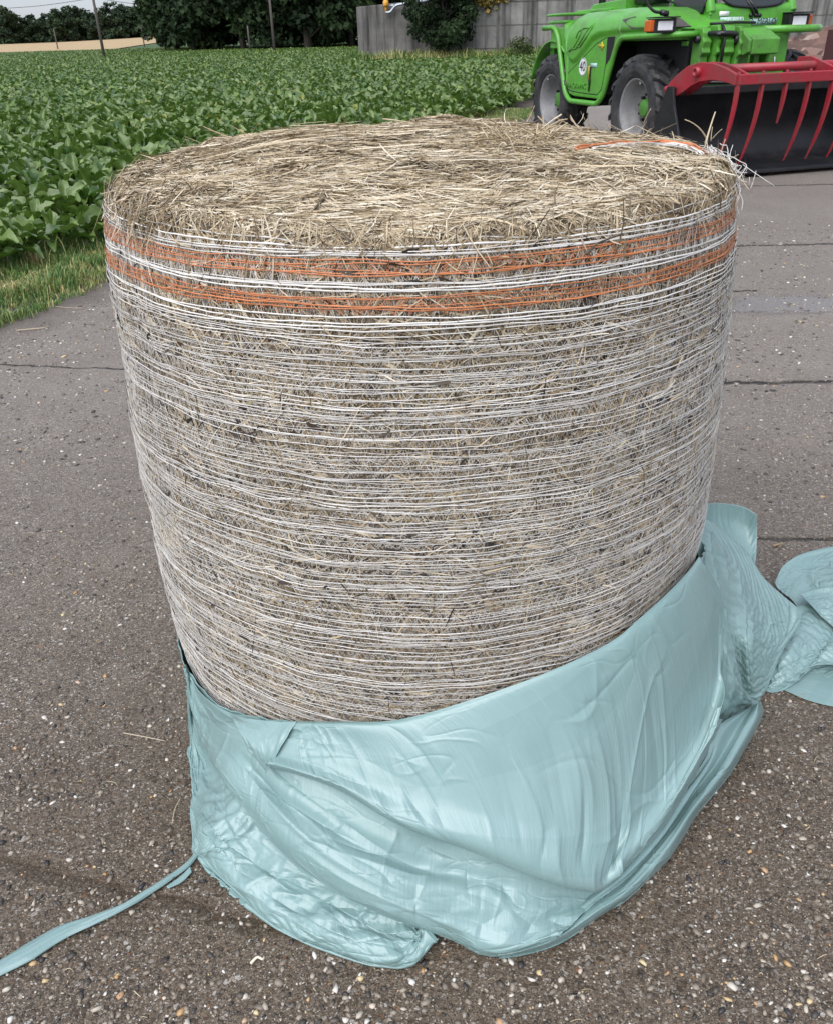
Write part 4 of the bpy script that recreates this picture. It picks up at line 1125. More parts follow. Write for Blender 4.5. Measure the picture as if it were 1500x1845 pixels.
def make_rubber():
    t = NT('tyre rubber'); c = t.coords('Object'); n = t.noise(c, 7, 6, .65); n2 = t.noise(c, 60, 3)
    t.set(color=t.mix(t.ramp(n, [(.42, 0.0), (.7, 1.0)]), (.014, .014, .017), (.060, .056, .052)), rough=.62, normal=t.bump(n2, .3, .004)); return t.m
M_rubber = make_rubber()

TH_A = math.atan2(-.95630, .29237)
TP = np.array([2.842, 11.287, 0.0]); TFW = np.array([.29237, -.95630, 0]); TLF = np.array([.95630, .29237, 0])
tele = empty('telescopic_handler', tuple(TP), TH_A)
tag(tele, 'green telescopic handler with a red grapple and black bucket parked on the concrete', 'tractor')
def SP(x, y, l=0.0):
    """pixel -> (f, z) on the machine's lengthwise plane at sideways distance l"""
    d = ray(x, y); t = ((TP+TLF*l-ORI) @ TLF)/(d @ TLF); P = ORI+d*t-TP
    return float(P @ TFW), float(P[2])
def FP(x, y, f):
    d = ray(x, y); t = ((TP+TFW*f-ORI) @ TFW)/(d @ TFW); P = ORI+d*t-TP
    return float(P @ TLF), float(P[2])

def text_mesh(name, txt, size, M, mat, parent, depth=.0015):
    cu = bpy.data.curves.new(name, 'FONT'); cu.body = txt; cu.size = size; cu.align_x = 'CENTER'; cu.align_y = 'CENTER'; cu.extrude = depth
    o = bpy.data.objects.new(name, cu); COL.objects.link(o)
    dg = bpy.context.evaluated_depsgraph_get(); me = bpy.data.meshes.new_from_object(o.evaluated_get(dg))
    bpy.data.objects.remove(o); bpy.data.curves.remove(cu)
    me.materials.clear(); me.materials.append(mat)
    o = bpy.data.objects.new(name, me); COL.objects.link(o); o.parent = parent; o.matrix_local = M
    return o
def frame(origin, xax, yax):
    x = Vector(xax).normalized(); y = Vector(yax).normalized(); z = x.cross(y)
    return Matrix(((x.x, y.x, z.x, origin[0]), (x.y, y.y, z.y, origin[1]), (x.z, y.z, z.z, origin[2]), (0, 0, 0, 1)))

# --- wheels
def make_wheel():
    R0, R1, hw = .560, .602, .205
    w = MB()
    prof = [(-.150, .325), (-.185, .36), (-.205, .42), (-.205, .48), (-.190, .53), (-.150, .553), (-.06, .562), (.06, .562), (.150, .553), (.190, .53), (.205, .48), (.205, .42), (.185, .36), (.150, .325)]
    w.lathe(prof, (0, 0, 0), 'y', 64)
    N = 19
    for side in (-1, 1):
        for k in range(N):
            a0 = 2*np.pi*(k+(.5 if side > 0 else 0))/N
            s = np.linspace(0, 1, 5); ax = side*(-.012+.215*s); da = -.36*s**.85
            Vv = []
            for q in range(5):
                hw_a = .070-.012*s[q]; drop = .030*max(0, s[q]-.72)/.28
                for da2, rr in ((-hw_a*1.15, R0-.03), (-hw_a*.8, R1-drop), (hw_a*.8, R1-drop), (hw_a*1.15, R0-.03)):
                    an = a0+da[q]+da2
                    Vv.append((rr*math.sin(an), ax[q], rr*math.cos(an)))
            F = []
            for q in range(4):
                for e in range(3): F.append([q*4+e, q*4+e+1, q*4+4+e+1, q*4+4+e])
            F += [[0, 1, 2, 3][::-1], [16, 17, 18, 19]]
            w.ngon(Vv, F)
    return w.mesh('wheel', M_rubber, smooth=False)
def make_rim():
    r = MB()
    prof = [(-.150, .332), (-.168, .346), (-.172, .338), (-.150, .318), (-.120, .312), (-.112, .300), (-.070, .296), (-.060, .286), (-.020, .282), (-.005, .262), (.03, .255), (.045, .20), (.045, .0)]
    r.lathe(prof, (0, 0, 0), 'y', 56)
    r.lathe([(-.168, .346), (.168, .346)], (0, 0, 0), 'y', 40)
    r.box((0.02, -.150, .295), (.03, .03, .035))
    return r.mesh('rim', M_grey)
def make_hub():
    h = MB()
    h.lathe([(.045, .12), (.03, .12), (.025, .10), (-.03, .097), (-.042, .08), (-.045, .0)], (0, 0, 0), 'y', 32)
    return h.mesh('hub', M_green2)
def make_nuts():
    h = MB()
    h.lathe([(.045, .018), (.0, .018), (-.008, .012), (-.008, 0)], (0, 0, 0), 'y', 6)
    return h.mesh('wheel_nut', M_black, smooth=False)
wm, rm, hm, nm = make_wheel(), make_rim(), make_hub(), make_nuts()
for f, l, flip, st_ in ((0, .21, 0, 0), (-2.38, .21, 0, 0), (0, 2.12, 1, 0), (-2.38, 2.12, 1, 0)):
    w = bpy.data.objects.new('wheel', wm); COL.objects.link(w); w.parent = tele; w.location = (f, l, .60)
    w.rotation_euler = (0, .3*f+.2, math.pi if flip else 0)
    for nme, me in (('rim', rm), ('hub', hm)):
        c_ = bpy.data.objects.new(nme, me); COL.objects.link(c_); c_.parent = w
    for q in range(10 if not flip else 0):
        c_ = bpy.data.objects.new('wheel_nut', nm); COL.objects.link(c_); c_.parent = w; c_.location = (.155*math.cos(q*.6283), 0, .155*math.sin(q*.6283))

# --- bodywork on the near side: bonnet with a raised swoosh
fz_b = [(-2.07, 1.50), (-2.00, 1.25), (-1.86, .84), (-1.76, .71), (-1.60, .685), (-.92, .675), (-.80, .72), (-.70, .95), (-.55, 1.32), (-.45, 1.385), (.60, 1.40)]
fz_t = [(-2.07, 1.60), (-1.95, 1.655), (-1.75, 1.69), (-1.3, 1.70), (-.66, 1.705), (-.30, 1.70), (0.0, 1.68), (.20, 1.64), (.40, 1.56), (.60, 1.455)]
swoosh = [(-2.2, 1.75), (-2.06, 1.50), (-1.85, 1.20), (-1.76, 1.12), (-1.66, 1.10), (-1.54, 1.14), (-1.15, 1.37), (-.95, 1.42), (-.5, 1.44), (.7, 1.46)]
fs = np.unique(np.concatenate([np.linspace(-2.07, .60, 90), [p[0] for p in fz_b]]))
zb = np.interp(fs, *np.array(fz_b).T); ztp = np.interp(fs, *np.array(fz_t).T); zsw = np.interp(fs, *np.array(swoosh).T)
t_ = np.linspace(0, 1, 60)
def hood_pt(f, t, zb_, zt_, zs_):
    """t 0..1 up the side and over the rounded shoulder onto the top"""
    hgt = zt_-zb_; rad = np.minimum(.30, hgt*.8)
    side = t/.62
    z = np.where(t < .62, zb_+(hgt-rad)*np.clip(side, 0, 1), zt_-rad+rad*np.sin(np.clip((t-.62)/.26, 0, 1)*np.pi/2))
    l = np.where(t < .62, .035, .035+rad*.9*(1-np.cos(np.clip((t-.62)/.26, 0, 1)*np.pi/2)))
    l = np.where(t > .88, .035+rad*.9+(t-.88)/.12*(.80-rad*.9), l)
    b_ = smoothstep(-.012, .03, z-zs_)*(1-smoothstep(.25, .5, (t-.62)/.38))
    l = l-.035*b_
    # tumblehome of the lower panel, and the nose turning inward at the front and the tail
    l = l+.16*smoothstep(.30, .62, f)**2+.05*smoothstep(-1.98, -2.07, f)
    return l, z
Fg, Tg = np.meshgrid(fs, t_, indexing='ij')
Lg, Zg = hood_pt(Fg, Tg, zb[:, None], ztp[:, None], zsw[:, None])
hb = MB(); hb.grid(np.stack([Fg, Lg, Zg], -1))
n0 = hb.n
hood = hb.build('engine_cover', M_green, tele)
sol = hood.modifiers.new('thickness', 'SOLIDIFY'); sol.thickness = .02; sol.offset = 1
def hood_l(f, z):
    zb_ = np.interp(f, *np.array(fz_b).T); zt_ = np.interp(f, *np.array(fz_t).T); zs_ = np.interp(f, *np.array(swoosh).T)
    l, zz = hood_pt(np.full(200, f), np.linspace(0, .88, 200), zb_, zt_, zs_)
    return float(np.interp(z, zz, l))
def on_hood(x, y, out=.004):
    f, z = SP(x, y, .0)
    for _ in range(4):
        f, z = SP(x, y, hood_l(f, z))
    return np.array([f, hood_l(f, z)-out, z])
# grille in the front shoulder of the cover
gp = np.array([on_hood(*p, .006) for p in [(1121, 35), (1143, 29), (1188, 26), (1206, 34), (1217, 47), (1180, 50), (1136, 51)]])
g = MB(); n_ = len(gp); g.ngon(np.concatenate([gp, gp+np.array([0, .02, -.01])]), [list(range(n_)), list(range(n_, 2*n_))[::-1]]+[[i, n_+i, n_+(i+1) % n_, (i+1) % n_] for i in range(n_)])
M_mesh = NT('black wire grille'); _c = M_mesh.coords('Object'); M_mesh = M_mesh.set(color=M_mesh.mix(M_mesh.vor(_c, 70), (.03, .025, .022), (.075, .065, .058)), rough=.55)
grille = g.build('grille', M_mesh, hood, smooth=False)
# gap behind the door panel: dark vertical slot and seam
sl = MB()
pts = [on_hood(*p, .004) for p in [(1094, 66), (1108, 65), (1102, 100), (1090, 118)]]
sl.ngon(pts, [[0, 1, 2, 3]]); sl.build('vent_slot', M_dark, hood, smooth=False)
sm = MB(); sm.tube([on_hood(*p, .0) for p in [(1018, 158), (1030, 164), (1055, 168), (1075, 170), (1083, 160), (1090, 118)]], .006, 6); sm.tube([on_hood(*p, .0) for p in [(1022, 132), (1045, 108), (1074, 78), (1093, 66)]], .004, 6)
sm.build('panel_seam', M_dark, hood)
# raised emblem strokes and lettering
em = MB()
for pl in ([(1024, 92), (1033, 84), (1044, 64), (1050, 50)], [(1037, 87), (1048, 70), (1059, 52), (1071, 41)], [(1044, 84), (1056, 66), (1066, 50), (1071, 41)], [(1037, 68), (1042, 56), (1052, 50), (1060, 49)], [(1024, 92), (1030, 88), (1037, 87), (1040, 83), (1044, 84)]):
    em.tube([on_hood(*p, .004) for p in pl], .009, 6)
em.build('raised_emblem', M_green2, hood)
def face_frame(x, y, out=.006):
    P = on_hood(x, y, out); return frame(P, (1, 0, 0), (0, 0, 1))
text_mesh('relief_lettering', 'PANORAMIC', .105, face_frame(1037, 154, .004), M_green2, hood, .006)
P = on_hood(1049, 120, .003); dsc = MB(); dsc.lathe([(.0, .0), (0, .112)], P, 'y', 32); dsc.lathe([(.0, .112), (.003, .112)], P, 'y', 32)
sticker = dsc.build('speed_sticker', M_white, hood, smooth=False)
text_mesh('lettering', '40', .17, face_frame(1049, 120, .005), M_ink, sticker)
rg = MB(); rg.lathe([(-.001, .100), (-.001, .108)], P, 'y', 32); rg.build('ring', M_ink, sticker)
P = on_hood(1061, 131, .004); bx_ = MB(); bx_.box(P, (.07, .003, .17)); bx_.build('warning_sticker', M_yellow, hood)
P = on_hood(1062.5, 142, .012); bx_ = MB(); bx_.box(P, (.018, .02, .30)); bx_.box(P+np.array([.01, -.006, -.03]), (.03, .02, .07)); bx_.build('door_latch', M_black, hood, bevel=.004)
P = on_hood(1069, 117, .004); bx_ = MB(); bx_.box(P, (.18, .003, .05)); bx_.build('sticker', M_bluegrey, hood)
P = on_hood(1083, 82, .005); bx_ = MB(); bx_.box(P, (.14, .003, .03)); bx_.box(P+np.array([.02, -.002, 0]), (.04, .003, .085)); bx_.build('sticker', M_yellow, hood)

# --- the guard tube round the side and over the front wheel, its mirror on the far side
rt = .034
def arc(p, q, r, n=6): pass
def rounded(path, r=.09, n=6):
    P = [np.asarray(p, float) for p in path]; out = [P[0]]
    for i in range(1, len(P)-1):
        a = P[i-1]-P[i]; b_ = P[i+1]-P[i]; la, lb = np.linalg.norm(a), np.linalg.norm(b_)
        rr = min(r, la*.45, lb*.45); A = P[i]+a/la*rr; B = P[i]+b_/lb*rr
        for t in np.linspace(0, 1, n): out.append((1-t)**2*A+2*t*(1-t)*P[i]+t*t*B)
    out.append(P[-1]); return np.array(out)
gt = MB()
path = [(-2.66, .02, 1.53), (-2.30, .02, 1.535), (-2.17, .02, 1.42), (-1.86, .02, .72), (-1.70, .02, .62), (-.90, .02, .615), (-.76, .02, .72), (-.52, .02, 1.28), (-.40, .02, 1.385), (.58, .02, 1.395), (.72, .12, 1.395), (.72, .34, 1.395)]
gt.tube(rounded(path, .12), rt, 12)
gt.tube(rounded([(-.62, .10, 1.36), (.55, .10, 1.36), (.66, .16, 1.36), (.66, .34, 1.36)], .1), .02, 8)
gt.build('guard_tube', M_green, tele)
gt2 = MB(); gt2.tube(rounded([(.58, 1.35, 1.42), (.58, 2.10, 1.42), (.45, 2.28, 1.42), (-.6, 2.28, 1.42), (-.8, 2.28, .8)], .12), .042, 12)
gt2.build('guard_tube', M_green, tele)
# rear mudguard and tail
rf = MB()
an = np.linspace(.35, 2.2, 14); rf.grid(np.array([[(-2.38-.70*math.cos(a), l, .60+.76*math.sin(a)) for l in (.02, .05, .45, .5)] for a in an]))
rfo = rf.build('mudguard', M_green, tele); sol = rfo.modifiers.new('thickness', 'SOLIDIFY'); sol.thickness = .012
tl = MB()
tl.box((-2.25, .6, 1.40), (.45, 1.1, .26)); tl.box((-2.35, .45, 1.60), (.55, .75, .035)); tl.box((-2.35, .45, 1.69), (.60, .80, .03)); tl.box((-2.0, .7, 1.72), (1.0, .5, .04))
tl.prism([(-2.30, 1.70), (-1.25, 1.70), (-1.25, 1.83), (-2.12, 1.80)], .52, 1.2, 'y')
tl.box((-2.62, 1.1, 1.15), (.12, 1.9, .5)); tl.build('tail', M_green, tele, smooth=False, bevel=.012)
ex = MB(); ex.tube([(-2.05, .62, 1.5), (-2.05, .62, 2.35)], .05, 14); ex.box((-2.12, .66, 1.79), (.07, .06, .22)); ex.build('exhaust', M_black, tele)
bkb = MB(); bkb.box((-.95, .75, 1.86), (.46, .3, .22)); bkb.build('air_filter', M_black, tele, bevel=.03)
# wheel arch lining, chassis, axles, belly
ch = MB()
ch.box((-.05, .62, 1.15), (1.15, .5, .46)); ch.box((-1.2, 1.1, .75), (3.2, .7, .42)); ch.box((-.0, 1.15, .60), (.2, 1.6, .22)); ch.box((-2.38, 1.15, .60), (.2, 1.6, .22)); ch.box((-1.3, .45, 1.0), (1.0, .7, .55)); ch.box((-2.35, .7, 1.2), (.6, .6, .25))
ch.box((-.3, 1.95, 1.28), (.7, .45, .10))
ch.build('chassis', M_dark, tele, smooth=False, bevel=.02)
fcs = MB(); fcs.box((.36, 1.05, 1.12), (.2, 1.15, .62)); fcs.box((.40, .60, 1.22), (.10, .2, .36)); fcs.box((.42, 1.62, 1.2), (.10, .18, .40)); fcs.build('front_frame', M_green2, tele, smooth=False, bevel=.012)
leg_ = MB(); leg_.box((.46, .47, 1.10), (.05, .15, .30)); leg_.box((.46, .47, 1.30), (.12, .22, .05))
lg = leg_.build('fender_bracket', M_green2, tele, smooth=False, bevel=.006)
bo = MB()
for dz in (-.08, .08):
    for dl in (-.04, .04):
        bo = MB(); bo.lathe([(0, .014), (.012, .014), (.012, 0)], (.485, .47+dl, 1.10+dz), 'x', 8); bo.build('bolt', M_black, lg)

# --- cab
cab = MB()
cab.prism([(.44, .92), (.44, 1.66), (.40, 1.70), (-1.2, 1.70), (-1.2, .9)], .66, 1.86, 'y')
cabo = cab.build('cab', M_green, tele, smooth=False, bevel=.05, seg=4)
pil = MB()
for l in (.70, 1.84): pil.tube([(.42, l, 1.60), (.20, l, 2.05), (.08, l+(.02 if l < 1 else -.02), 2.38)], .055, 12)
for l in (.72, 1.82): pil.tube([(-1.15, l, 1.65), (-1.12, l, 2.38)], .05, 10)
pil.tube([(-.30, .68, 1.70), (-.62, .70, 2.38)], .05, 10); pil.tube([(-.30, 1.84, 1.70), (-.62, 1.82, 2.38)], .05, 10)
pil.box((-.5, 1.26, 2.42), (1.5, 1.3, .10))
pil.prism([(.46, 1.58), (.30, 1.92), (-.42, 1.66), (-.3, 1.55)], .66, .70, 'y')
pil.build('cab_frame', M_green, cabo, smooth=True, bevel=.02)
# windscreen: rounded lower corners, tilted back; side window
ws = MB()
cx0, cx1, zb0 = .80, 1.76, 1.655
ol = [(cx0, 2.3), (cx0-.02, 1.86), (cx0+.03, 1.74), (cx0+.14, 1.675), (cx0+.35, zb0), (cx1-.35, zb0), (cx1-.14, 1.675), (cx1-.03, 1.74), (cx1+.02, 1.86), (cx1, 2.3)]
def wsf(z, o): return .462-(z-1.6)*.46+o
V = [(wsf(z, .012), l, z) for l, z in ol]+[(wsf(z, -.02), l, z) for l, z in ol]; n_ = len(ol)
ws.ngon(V, [list(range(n_)), list(range(n_, 2*n_))[::-1]]+[[i, n_+i, n_+(i+1) % n_, (i+1) % n_] for i in range(n_)])
ws.build('windscreen', M_glass, cabo, smooth=False)
gs = MB(); gs.tube(rounded([(wsf(z, .014), l, z) for l, z in ol], .06), .014, 8); gs.build('window_seal', M_black, cabo)
sw = MB()
so = [SP(*p, .66) for p in [(1196, -6), (1253, 24), (1261, 27), (1268, 19), (1275, -6)]]
so = [so[0], so[1], so[2], so[3], so[4], (so[4][0]-.15, 2.2), (so[0][0]-.1, 2.2)]
sw.prism(so, .640, .665, 'y'); sw.build('side_window', M_glass, cabo, smooth=False)
gs = MB(); gs.tube([(f, .640, z) for f, z in so[:5]], .014, 8); gs.build('window_seal', M_black, cabo)
wp = MB()
A = np.array([.475, 1.33, 1.60])
wp.tube([FPt for FPt in [(.47, *FP(1357, 27, .47)), (.45, *FP(1352, 10, .45)), (.40, *FP(1342, -4, .40))]], .014, 8); wp.tube([(.47, *FP(1364, 24, .47)), (.45, *FP(1358, 10, .45)), (.38, *FP(1346, -6, .38))], .016, 8)
wp.tube([(.40, *FP(1339, 3, .40)), (.33, *FP(1342, -12, .33))], .022, 6)
for x in (1352, 1361, 1367): wp.lathe([(0, .022), (.03, .022), (.03, 0)], (.44, *FP(x, 27, .45)), 'x', 10)
wp.build('wiper', M_black, cabo)
fr_ = .447
def plate(name, x0, y0, x1, y1, mat, f=fr_, th=.005):
    l0, z0 = FP(x0, y0, f); l1, z1 = FP(x1, y1, f); b_ = MB(); b_.box((f, (l0+l1)/2, (z0+z1)/2), (th, abs(l1-l0), abs(z1-z0))); return b_.build(name, mat, cabo), ((l0+l1)/2, (z0+z1)/2, abs(l1-l0), abs(z1-z0))
plate('sticker', 1296, 20, 1312, 28.5, M_white)
o_, (lc, zc, lw, lh) = plate('sticker', 1297, 30.5, 1337, 40, M_bluegrey)
text_mesh('lettering', 'WORLD', .075, frame((fr_+.004, lc+.03, zc), (0, 1, 0), (0, 0, 1)), M_white, o_)
o_, (lc, zc, lw, lh) = plate('name_plate', 1348, 33, 1397, 43, M_bluegrey)
text_mesh('lettering', 'MERLO', .085, frame((fr_+.004, lc+.06, zc), (0, 1, 0), (0, 0, 1)), M_ink, o_)
e_ = MB(); e_.lathe([(0, .040), (.002, .040), (.002, .030), (.0, .030)], (fr_+.003, lc-.17, zc), 'x', 20); e_.box((fr_+.004, lc-.17, zc), (.002, .03, .03)); e_.build('round_emblem', M_ink, o_)
# lamps
def lamp(fc, l0, l1, z0, z1, amber_side, name='headlight'):
    b_ = MB(); b_.box((fc, (l0+l1)/2, (z0+z1)/2), (.16, l1-l0, z1-z0)); b_.box((fc+.02, (l0+l1)/2, z1+.012), (.24, (l1-l0)*1.08, .012))
    o = b_.build(name, M_black, tele, smooth=False, bevel=.012)
    s = 1 if amber_side > 0 else -1
    a_ = MB(); wd = .065; c_ = l1+wd/2-.01 if s > 0 else l0-wd/2+.01
    a_.box((fc+.01, c_, (z0+z1)/2), (.12, wd, (z1-z0)*.82)); a_.build('indicator', M_amber, o, smooth=False, bevel=.012)
    g_ = MB(); g_.box((fc+.082, (l0+l1)/2+.0, (z0+z1)/2), (.012, (l1-l0)*.68, (z1-z0)*.66)); g_.build('lens', M_lens, o, smooth=False, bevel=.005)
lamp(.60, -.205, .075, 1.415, 1.555, -1)
lamp(.50, 1.70, 1.98, 1.43, 1.575, 1)
mr = MB(); mr.tube(rounded([(.52, -.25, 2.2), (.52, -.25, 1.72), (.58, -.17, 1.62), (.60, -.05, 1.615)], .1), .016, 8); mr.tube([(.60, -.09, 1.615), (.60, .0, 1.60)], .03, 8); mr.build('mirror_arm', M_black, tele)

# --- boom head and quick coupler
bm = MB()
bm.box((-.6, .99, 1.35), (2.4, .34, .34))
bm.build('boom', M_green2, tele, smooth=False, bevel=.02)
cp = MB()
for l0, l1, f0, f1, z0, z1 in ((.36, .47, .62, .84, 1.06, 1.45), (.50, .54, .66, .92, 1.04, 1.475), (.57, .70, .70, .96, 1.04, 1.47), (.72, .76, .76, 1.02, 1.00, 1.46)):
    zm = (z0+z1)/2
    cp.prism([(f0, z0), (f1-.05, z0), (f1-.05, zm-.09), (f1, zm-.05), (f1-.02, zm), (f1, zm+.06), (f1-.03, zm+.10), (f1-.03, z1-.05), (f1-.06, z1), (f0, z1)], l0, l1, 'y')
cp.prism([(.80, 1.46), (.90, 1.45), (1.12, 1.32), (1.12, 1.20), (1.04, 1.17), (.96, 1.17), (.92, 1.02), (.80, 1.02)], .76, .80, 'y')
cp.prism([(.80, 1.45), (.88, 1.44), (1.14, 1.33), (1.14, 1.18), (1.07, 1.17), (.80, 1.24)], .80, 1.16, 'y')
cp.prism([(.70, 1.42), (.86, 1.40), (.96, 1.18), (.94, 1.10), (.86, 1.03), (.70, 1.03)], 1.16, 1.20, 'y')
cp.box((.84, .90, 1.12), (.06, .14, .22)); cp.box((.84, 1.08, 1.12), (.08, .08, .22))
cpo = cp.build('coupler_head', M_green2, tele, smooth=False, bevel=.010)
pn = MB(); pn.lathe([(0, .055), (-.04, .055), (-.045, .03), (-.045, 0)], (.93, .72, 1.33), 'y', 20); pn.build('coupler_pin', M_black, cpo); pn = MB(); pn.lathe([(0, .04), (-.05, .04), (-.05, 0)], (.74, .36, 1.34), 'y', 14)
pn.build('coupler_pin', M_black, cpo)
hs_ = MB(); hs_.tube(rounded([(.70, .40, 1.39), (.96, .50, 1.395), (.98, .66, 1.385), (.9, .74, 1.38)], .05), .028, 8); hs_.box((.93, .56, 1.385), (.06, .22, .035)); hs_.tube([(.86, .555, 1.48), (.95, .555, 1.40), (.93, .555, 1.0)], .016, 8); hs_.tube(rounded([(.72, .49, 1.49), (.84, .72, 1.50), (.86, 1.0, 1.49)], .1), .014, 8)
hs_.tube(rounded([(.9, .2, .92), (1.1, .6, .90), (1.15, 1.1, .93), (1.0, 1.7, .91)], .15), .02, 8); hs_.build('hydraulic_hose', M_black, tele)
tp = MB(); tp.tube([(.92, 1.30, 1.0), (.92, 1.30, 1.14)], .012, 8); tp.box((.92, 1.31, 1.06), (.03, .13, .02)); tp.build('hose_valve', M_steel, cpo)

# --- bucket
L0, L1 = -.25, 2.55
prof_b = np.array([(1.20, .84), (1.12, .72), (1.03, .52), (1.0, .36), (1.03, .21), (1.12, .10), (1.28, .055), (1.92, .05)])
bt = cr1(prof_b, np.linspace(0, len(prof_b)-1, 40)); bk = MB()
bk.grid(np.stack([np.stack([bt[:, 0], np.full(40, l), bt[:, 1]], -1) for l in np.linspace(L0, L1, 12)], 1))
bucket = bk.build('bucket', M_black, tele); sol = bucket.modifiers.new('thickness', 'SOLIDIFY'); sol.thickness = .018; sol.offset = 0
bs = MB()
sidep = [(1.16, .90), (1.27, .90), (1.34, .70), (1.50, .40), (1.88, .10), (1.92, .035), (1.25, .035), (1.08, .09), (.99, .20), (.96, .36), (1.0, .55), (1.10, .76)]
bs.prism(sidep, L0-.015, L0+.012, 'y'); bs.build('side_plate', M_black, bucket, smooth=False, bevel=.004); bs = MB(); bs.prism(sidep, L1-.012, L1+.015, 'y')
bs.build('side_plate', M_black, bucket, smooth=False, bevel=.004)
tb = MB(); tb.box((1.225, (L0+L1)/2, .845), (.075, L1-L0, .085)); tb.build('top_beam', M_black, bucket, smooth=False, bevel=.01)
lp = MB(); lp.box((1.93, (L0+L1)/2, .05), (.06, L1-L0, .022)); lp.build('cutting_edge', M_black, bucket, smooth=False, bevel=.004)
rbm = MB(); rbm.box((1.70, .6, .022), (.10, 1.5, .030)); rbm.build('skid_bar', M_red, bucket, smooth=False, bevel=.008)
# --- grapple
gr = MB()
arm = [(1.05, .86), (1.10, .93), (1.24, 1.02), (1.42, 1.10), (1.62, 1.135), (1.84, 1.13), (2.06, 1.09), (2.25, 1.035), (2.25, .935), (2.06, .965), (1.86, .975), (1.66, .955), (1.50, .905), (1.38, .845), (1.25, .80), (1.14, .79), (1.07, .82)]
gr.prism(arm, -.205, -.165, 'y'); grap = gr.build('grapple', M_red, tele, smooth=False, bevel=.006)
gr2 = MB()
ang_ = [(f, z) for f, z in arm]
gr2.prism(ang_, -.075, -.045, 'y'); gr2.build('arm_plate', M_red, grap, smooth=False, bevel=.006)
gr3 = MB(); gr3.prism([(1.62, 1.02), (1.66, 1.15), (1.85, 1.16), (2.27, 1.05), (2.27, .98)], 1.00, 1.03, 'y'); gr3.build('arm_plate', M_red, grap, smooth=False, bevel=.006); gr3 = MB(); gr3.prism(ang_, 2.42, 2.46, 'y'); gr3.build('arm_plate', M_red, grap, smooth=False, bevel=.006)
bp = MB(); bp.lathe([(0, .048), (-.05, .048), (-.05, .028), (-.02, .028), (-.02, 0)], (1.62, -.205, 1.045), 'y', 18); bp.build('pivot_boss', M_red, grap); bp = MB(); bp.lathe([(0, .04), (-.05, .036), (-.055, 0)], (1.12, -.205, .865), 'y', 14); bp.build('pivot_boss', M_red, grap)
cb = MB(); cb.box((2.245, 1.13, .985), (.085, 2.62, .095)); cb.build('cross_beam', M_red, grap, smooth=False, bevel=.008)
cb = MB(); cb.tube([(1.93, -.06, 1.075), (1.93, 2.45, 1.075)], .042, 14); cb.build('cross_tube', M_red, grap)
for k in range(10):
    l = -.165+.288*k; short = (k == 2)
    zb_ = .56 if short else .17
    tz = np.linspace(.95, zb_, 14); q = (.95-tz)/.78
    tf = 2.25+.01*np.sin(q*np.pi)-.17*q**2.0
    w_ = .0135*(1-.75*(q/q[-1])**2.5)+.002
    t_m = MB(); V = []
    for a_, z_, ww in zip(tf, tz, w_):
        V += [(a_-ww*1.7, l-ww*.85, z_), (a_+ww*1.7, l-ww*.85, z_), (a_+ww*1.7, l+ww*.85, z_), (a_-ww*1.7, l+ww*.85, z_)]
    F = [[4*i+e, 4*i+(e+1) % 4, 4*i+4+(e+1) % 4, 4*i+4+e] for i in range(13) for e in range(4)]+[[0, 1, 2, 3][::-1], [52, 53, 54, 55]]
    t_m.ngon(V, F); t_m.lathe([(1.030, .018), (1.055, .016), (1.055, 0)], (2.245, l, 0), 'z', 8)
    t_m.build('tine', M_red, grap, smooth=False, bevel=.003)
# ------------------------------------------------------------------ sugar beet, verge grass, weeds
def make_leaf_mat(name, lo, hi, dry, vein=(.10, .20, .05), rough=.32):
    t = NT(name); a = t.attr(); c = t.coords('Object')
    n = t.noise(c, 14, 4, .6); n2 = t.noise(c, 45, 3)
    g = t.mix(t.math('ADD', t.math('MULTIPLY', a, .8), t.math('MULTIPLY', t.math('SUBTRACT', n, .5), .7), clamp=True), lo, hi)
    g = t.mix(t.ramp(a, [(.90, 0.0), (.97, 1.0)]), g, dry)
    t.set(color=g, rough=rough, spec=.5, normal=t.bump(n2, .35, .006))
    tr = t.node('BsdfTranslucent'); t.l.new(t.mix(.5, g, (.14, .30, .02)), tr.inputs[0])
    mx = t.node('MixShader'); mx.inputs[0].default_value = .22
    t.l.new(t.p.outputs[0], mx.inputs[1]); t.l.new(tr.outputs[0], mx.inputs[2]); t.l.new(mx.outputs[0], t.out.inputs[0])
    return t.m
M_beet = make_leaf_mat('beet leaf', (.034, .082, .014), (.215, .300, .078), (.24, .26, .05))
M_grass = NT('verge grass'); _a = M_grass.attr()
M_grass = M_grass.set(color=M_grass.ramp(_a, [(0.0, (.030, .085, .014)), (.35, (.095, .185, .035)), (.55, (.20, .24, .065)), (.75, (.45, .36, .16)), (1.0, (.64, .52, .29))]), rough=.55)
M_weed = make_leaf_mat('weed leaf', (.018, .055, .020), (.045, .10, .032), (.22, .16, .07), rough=.6)

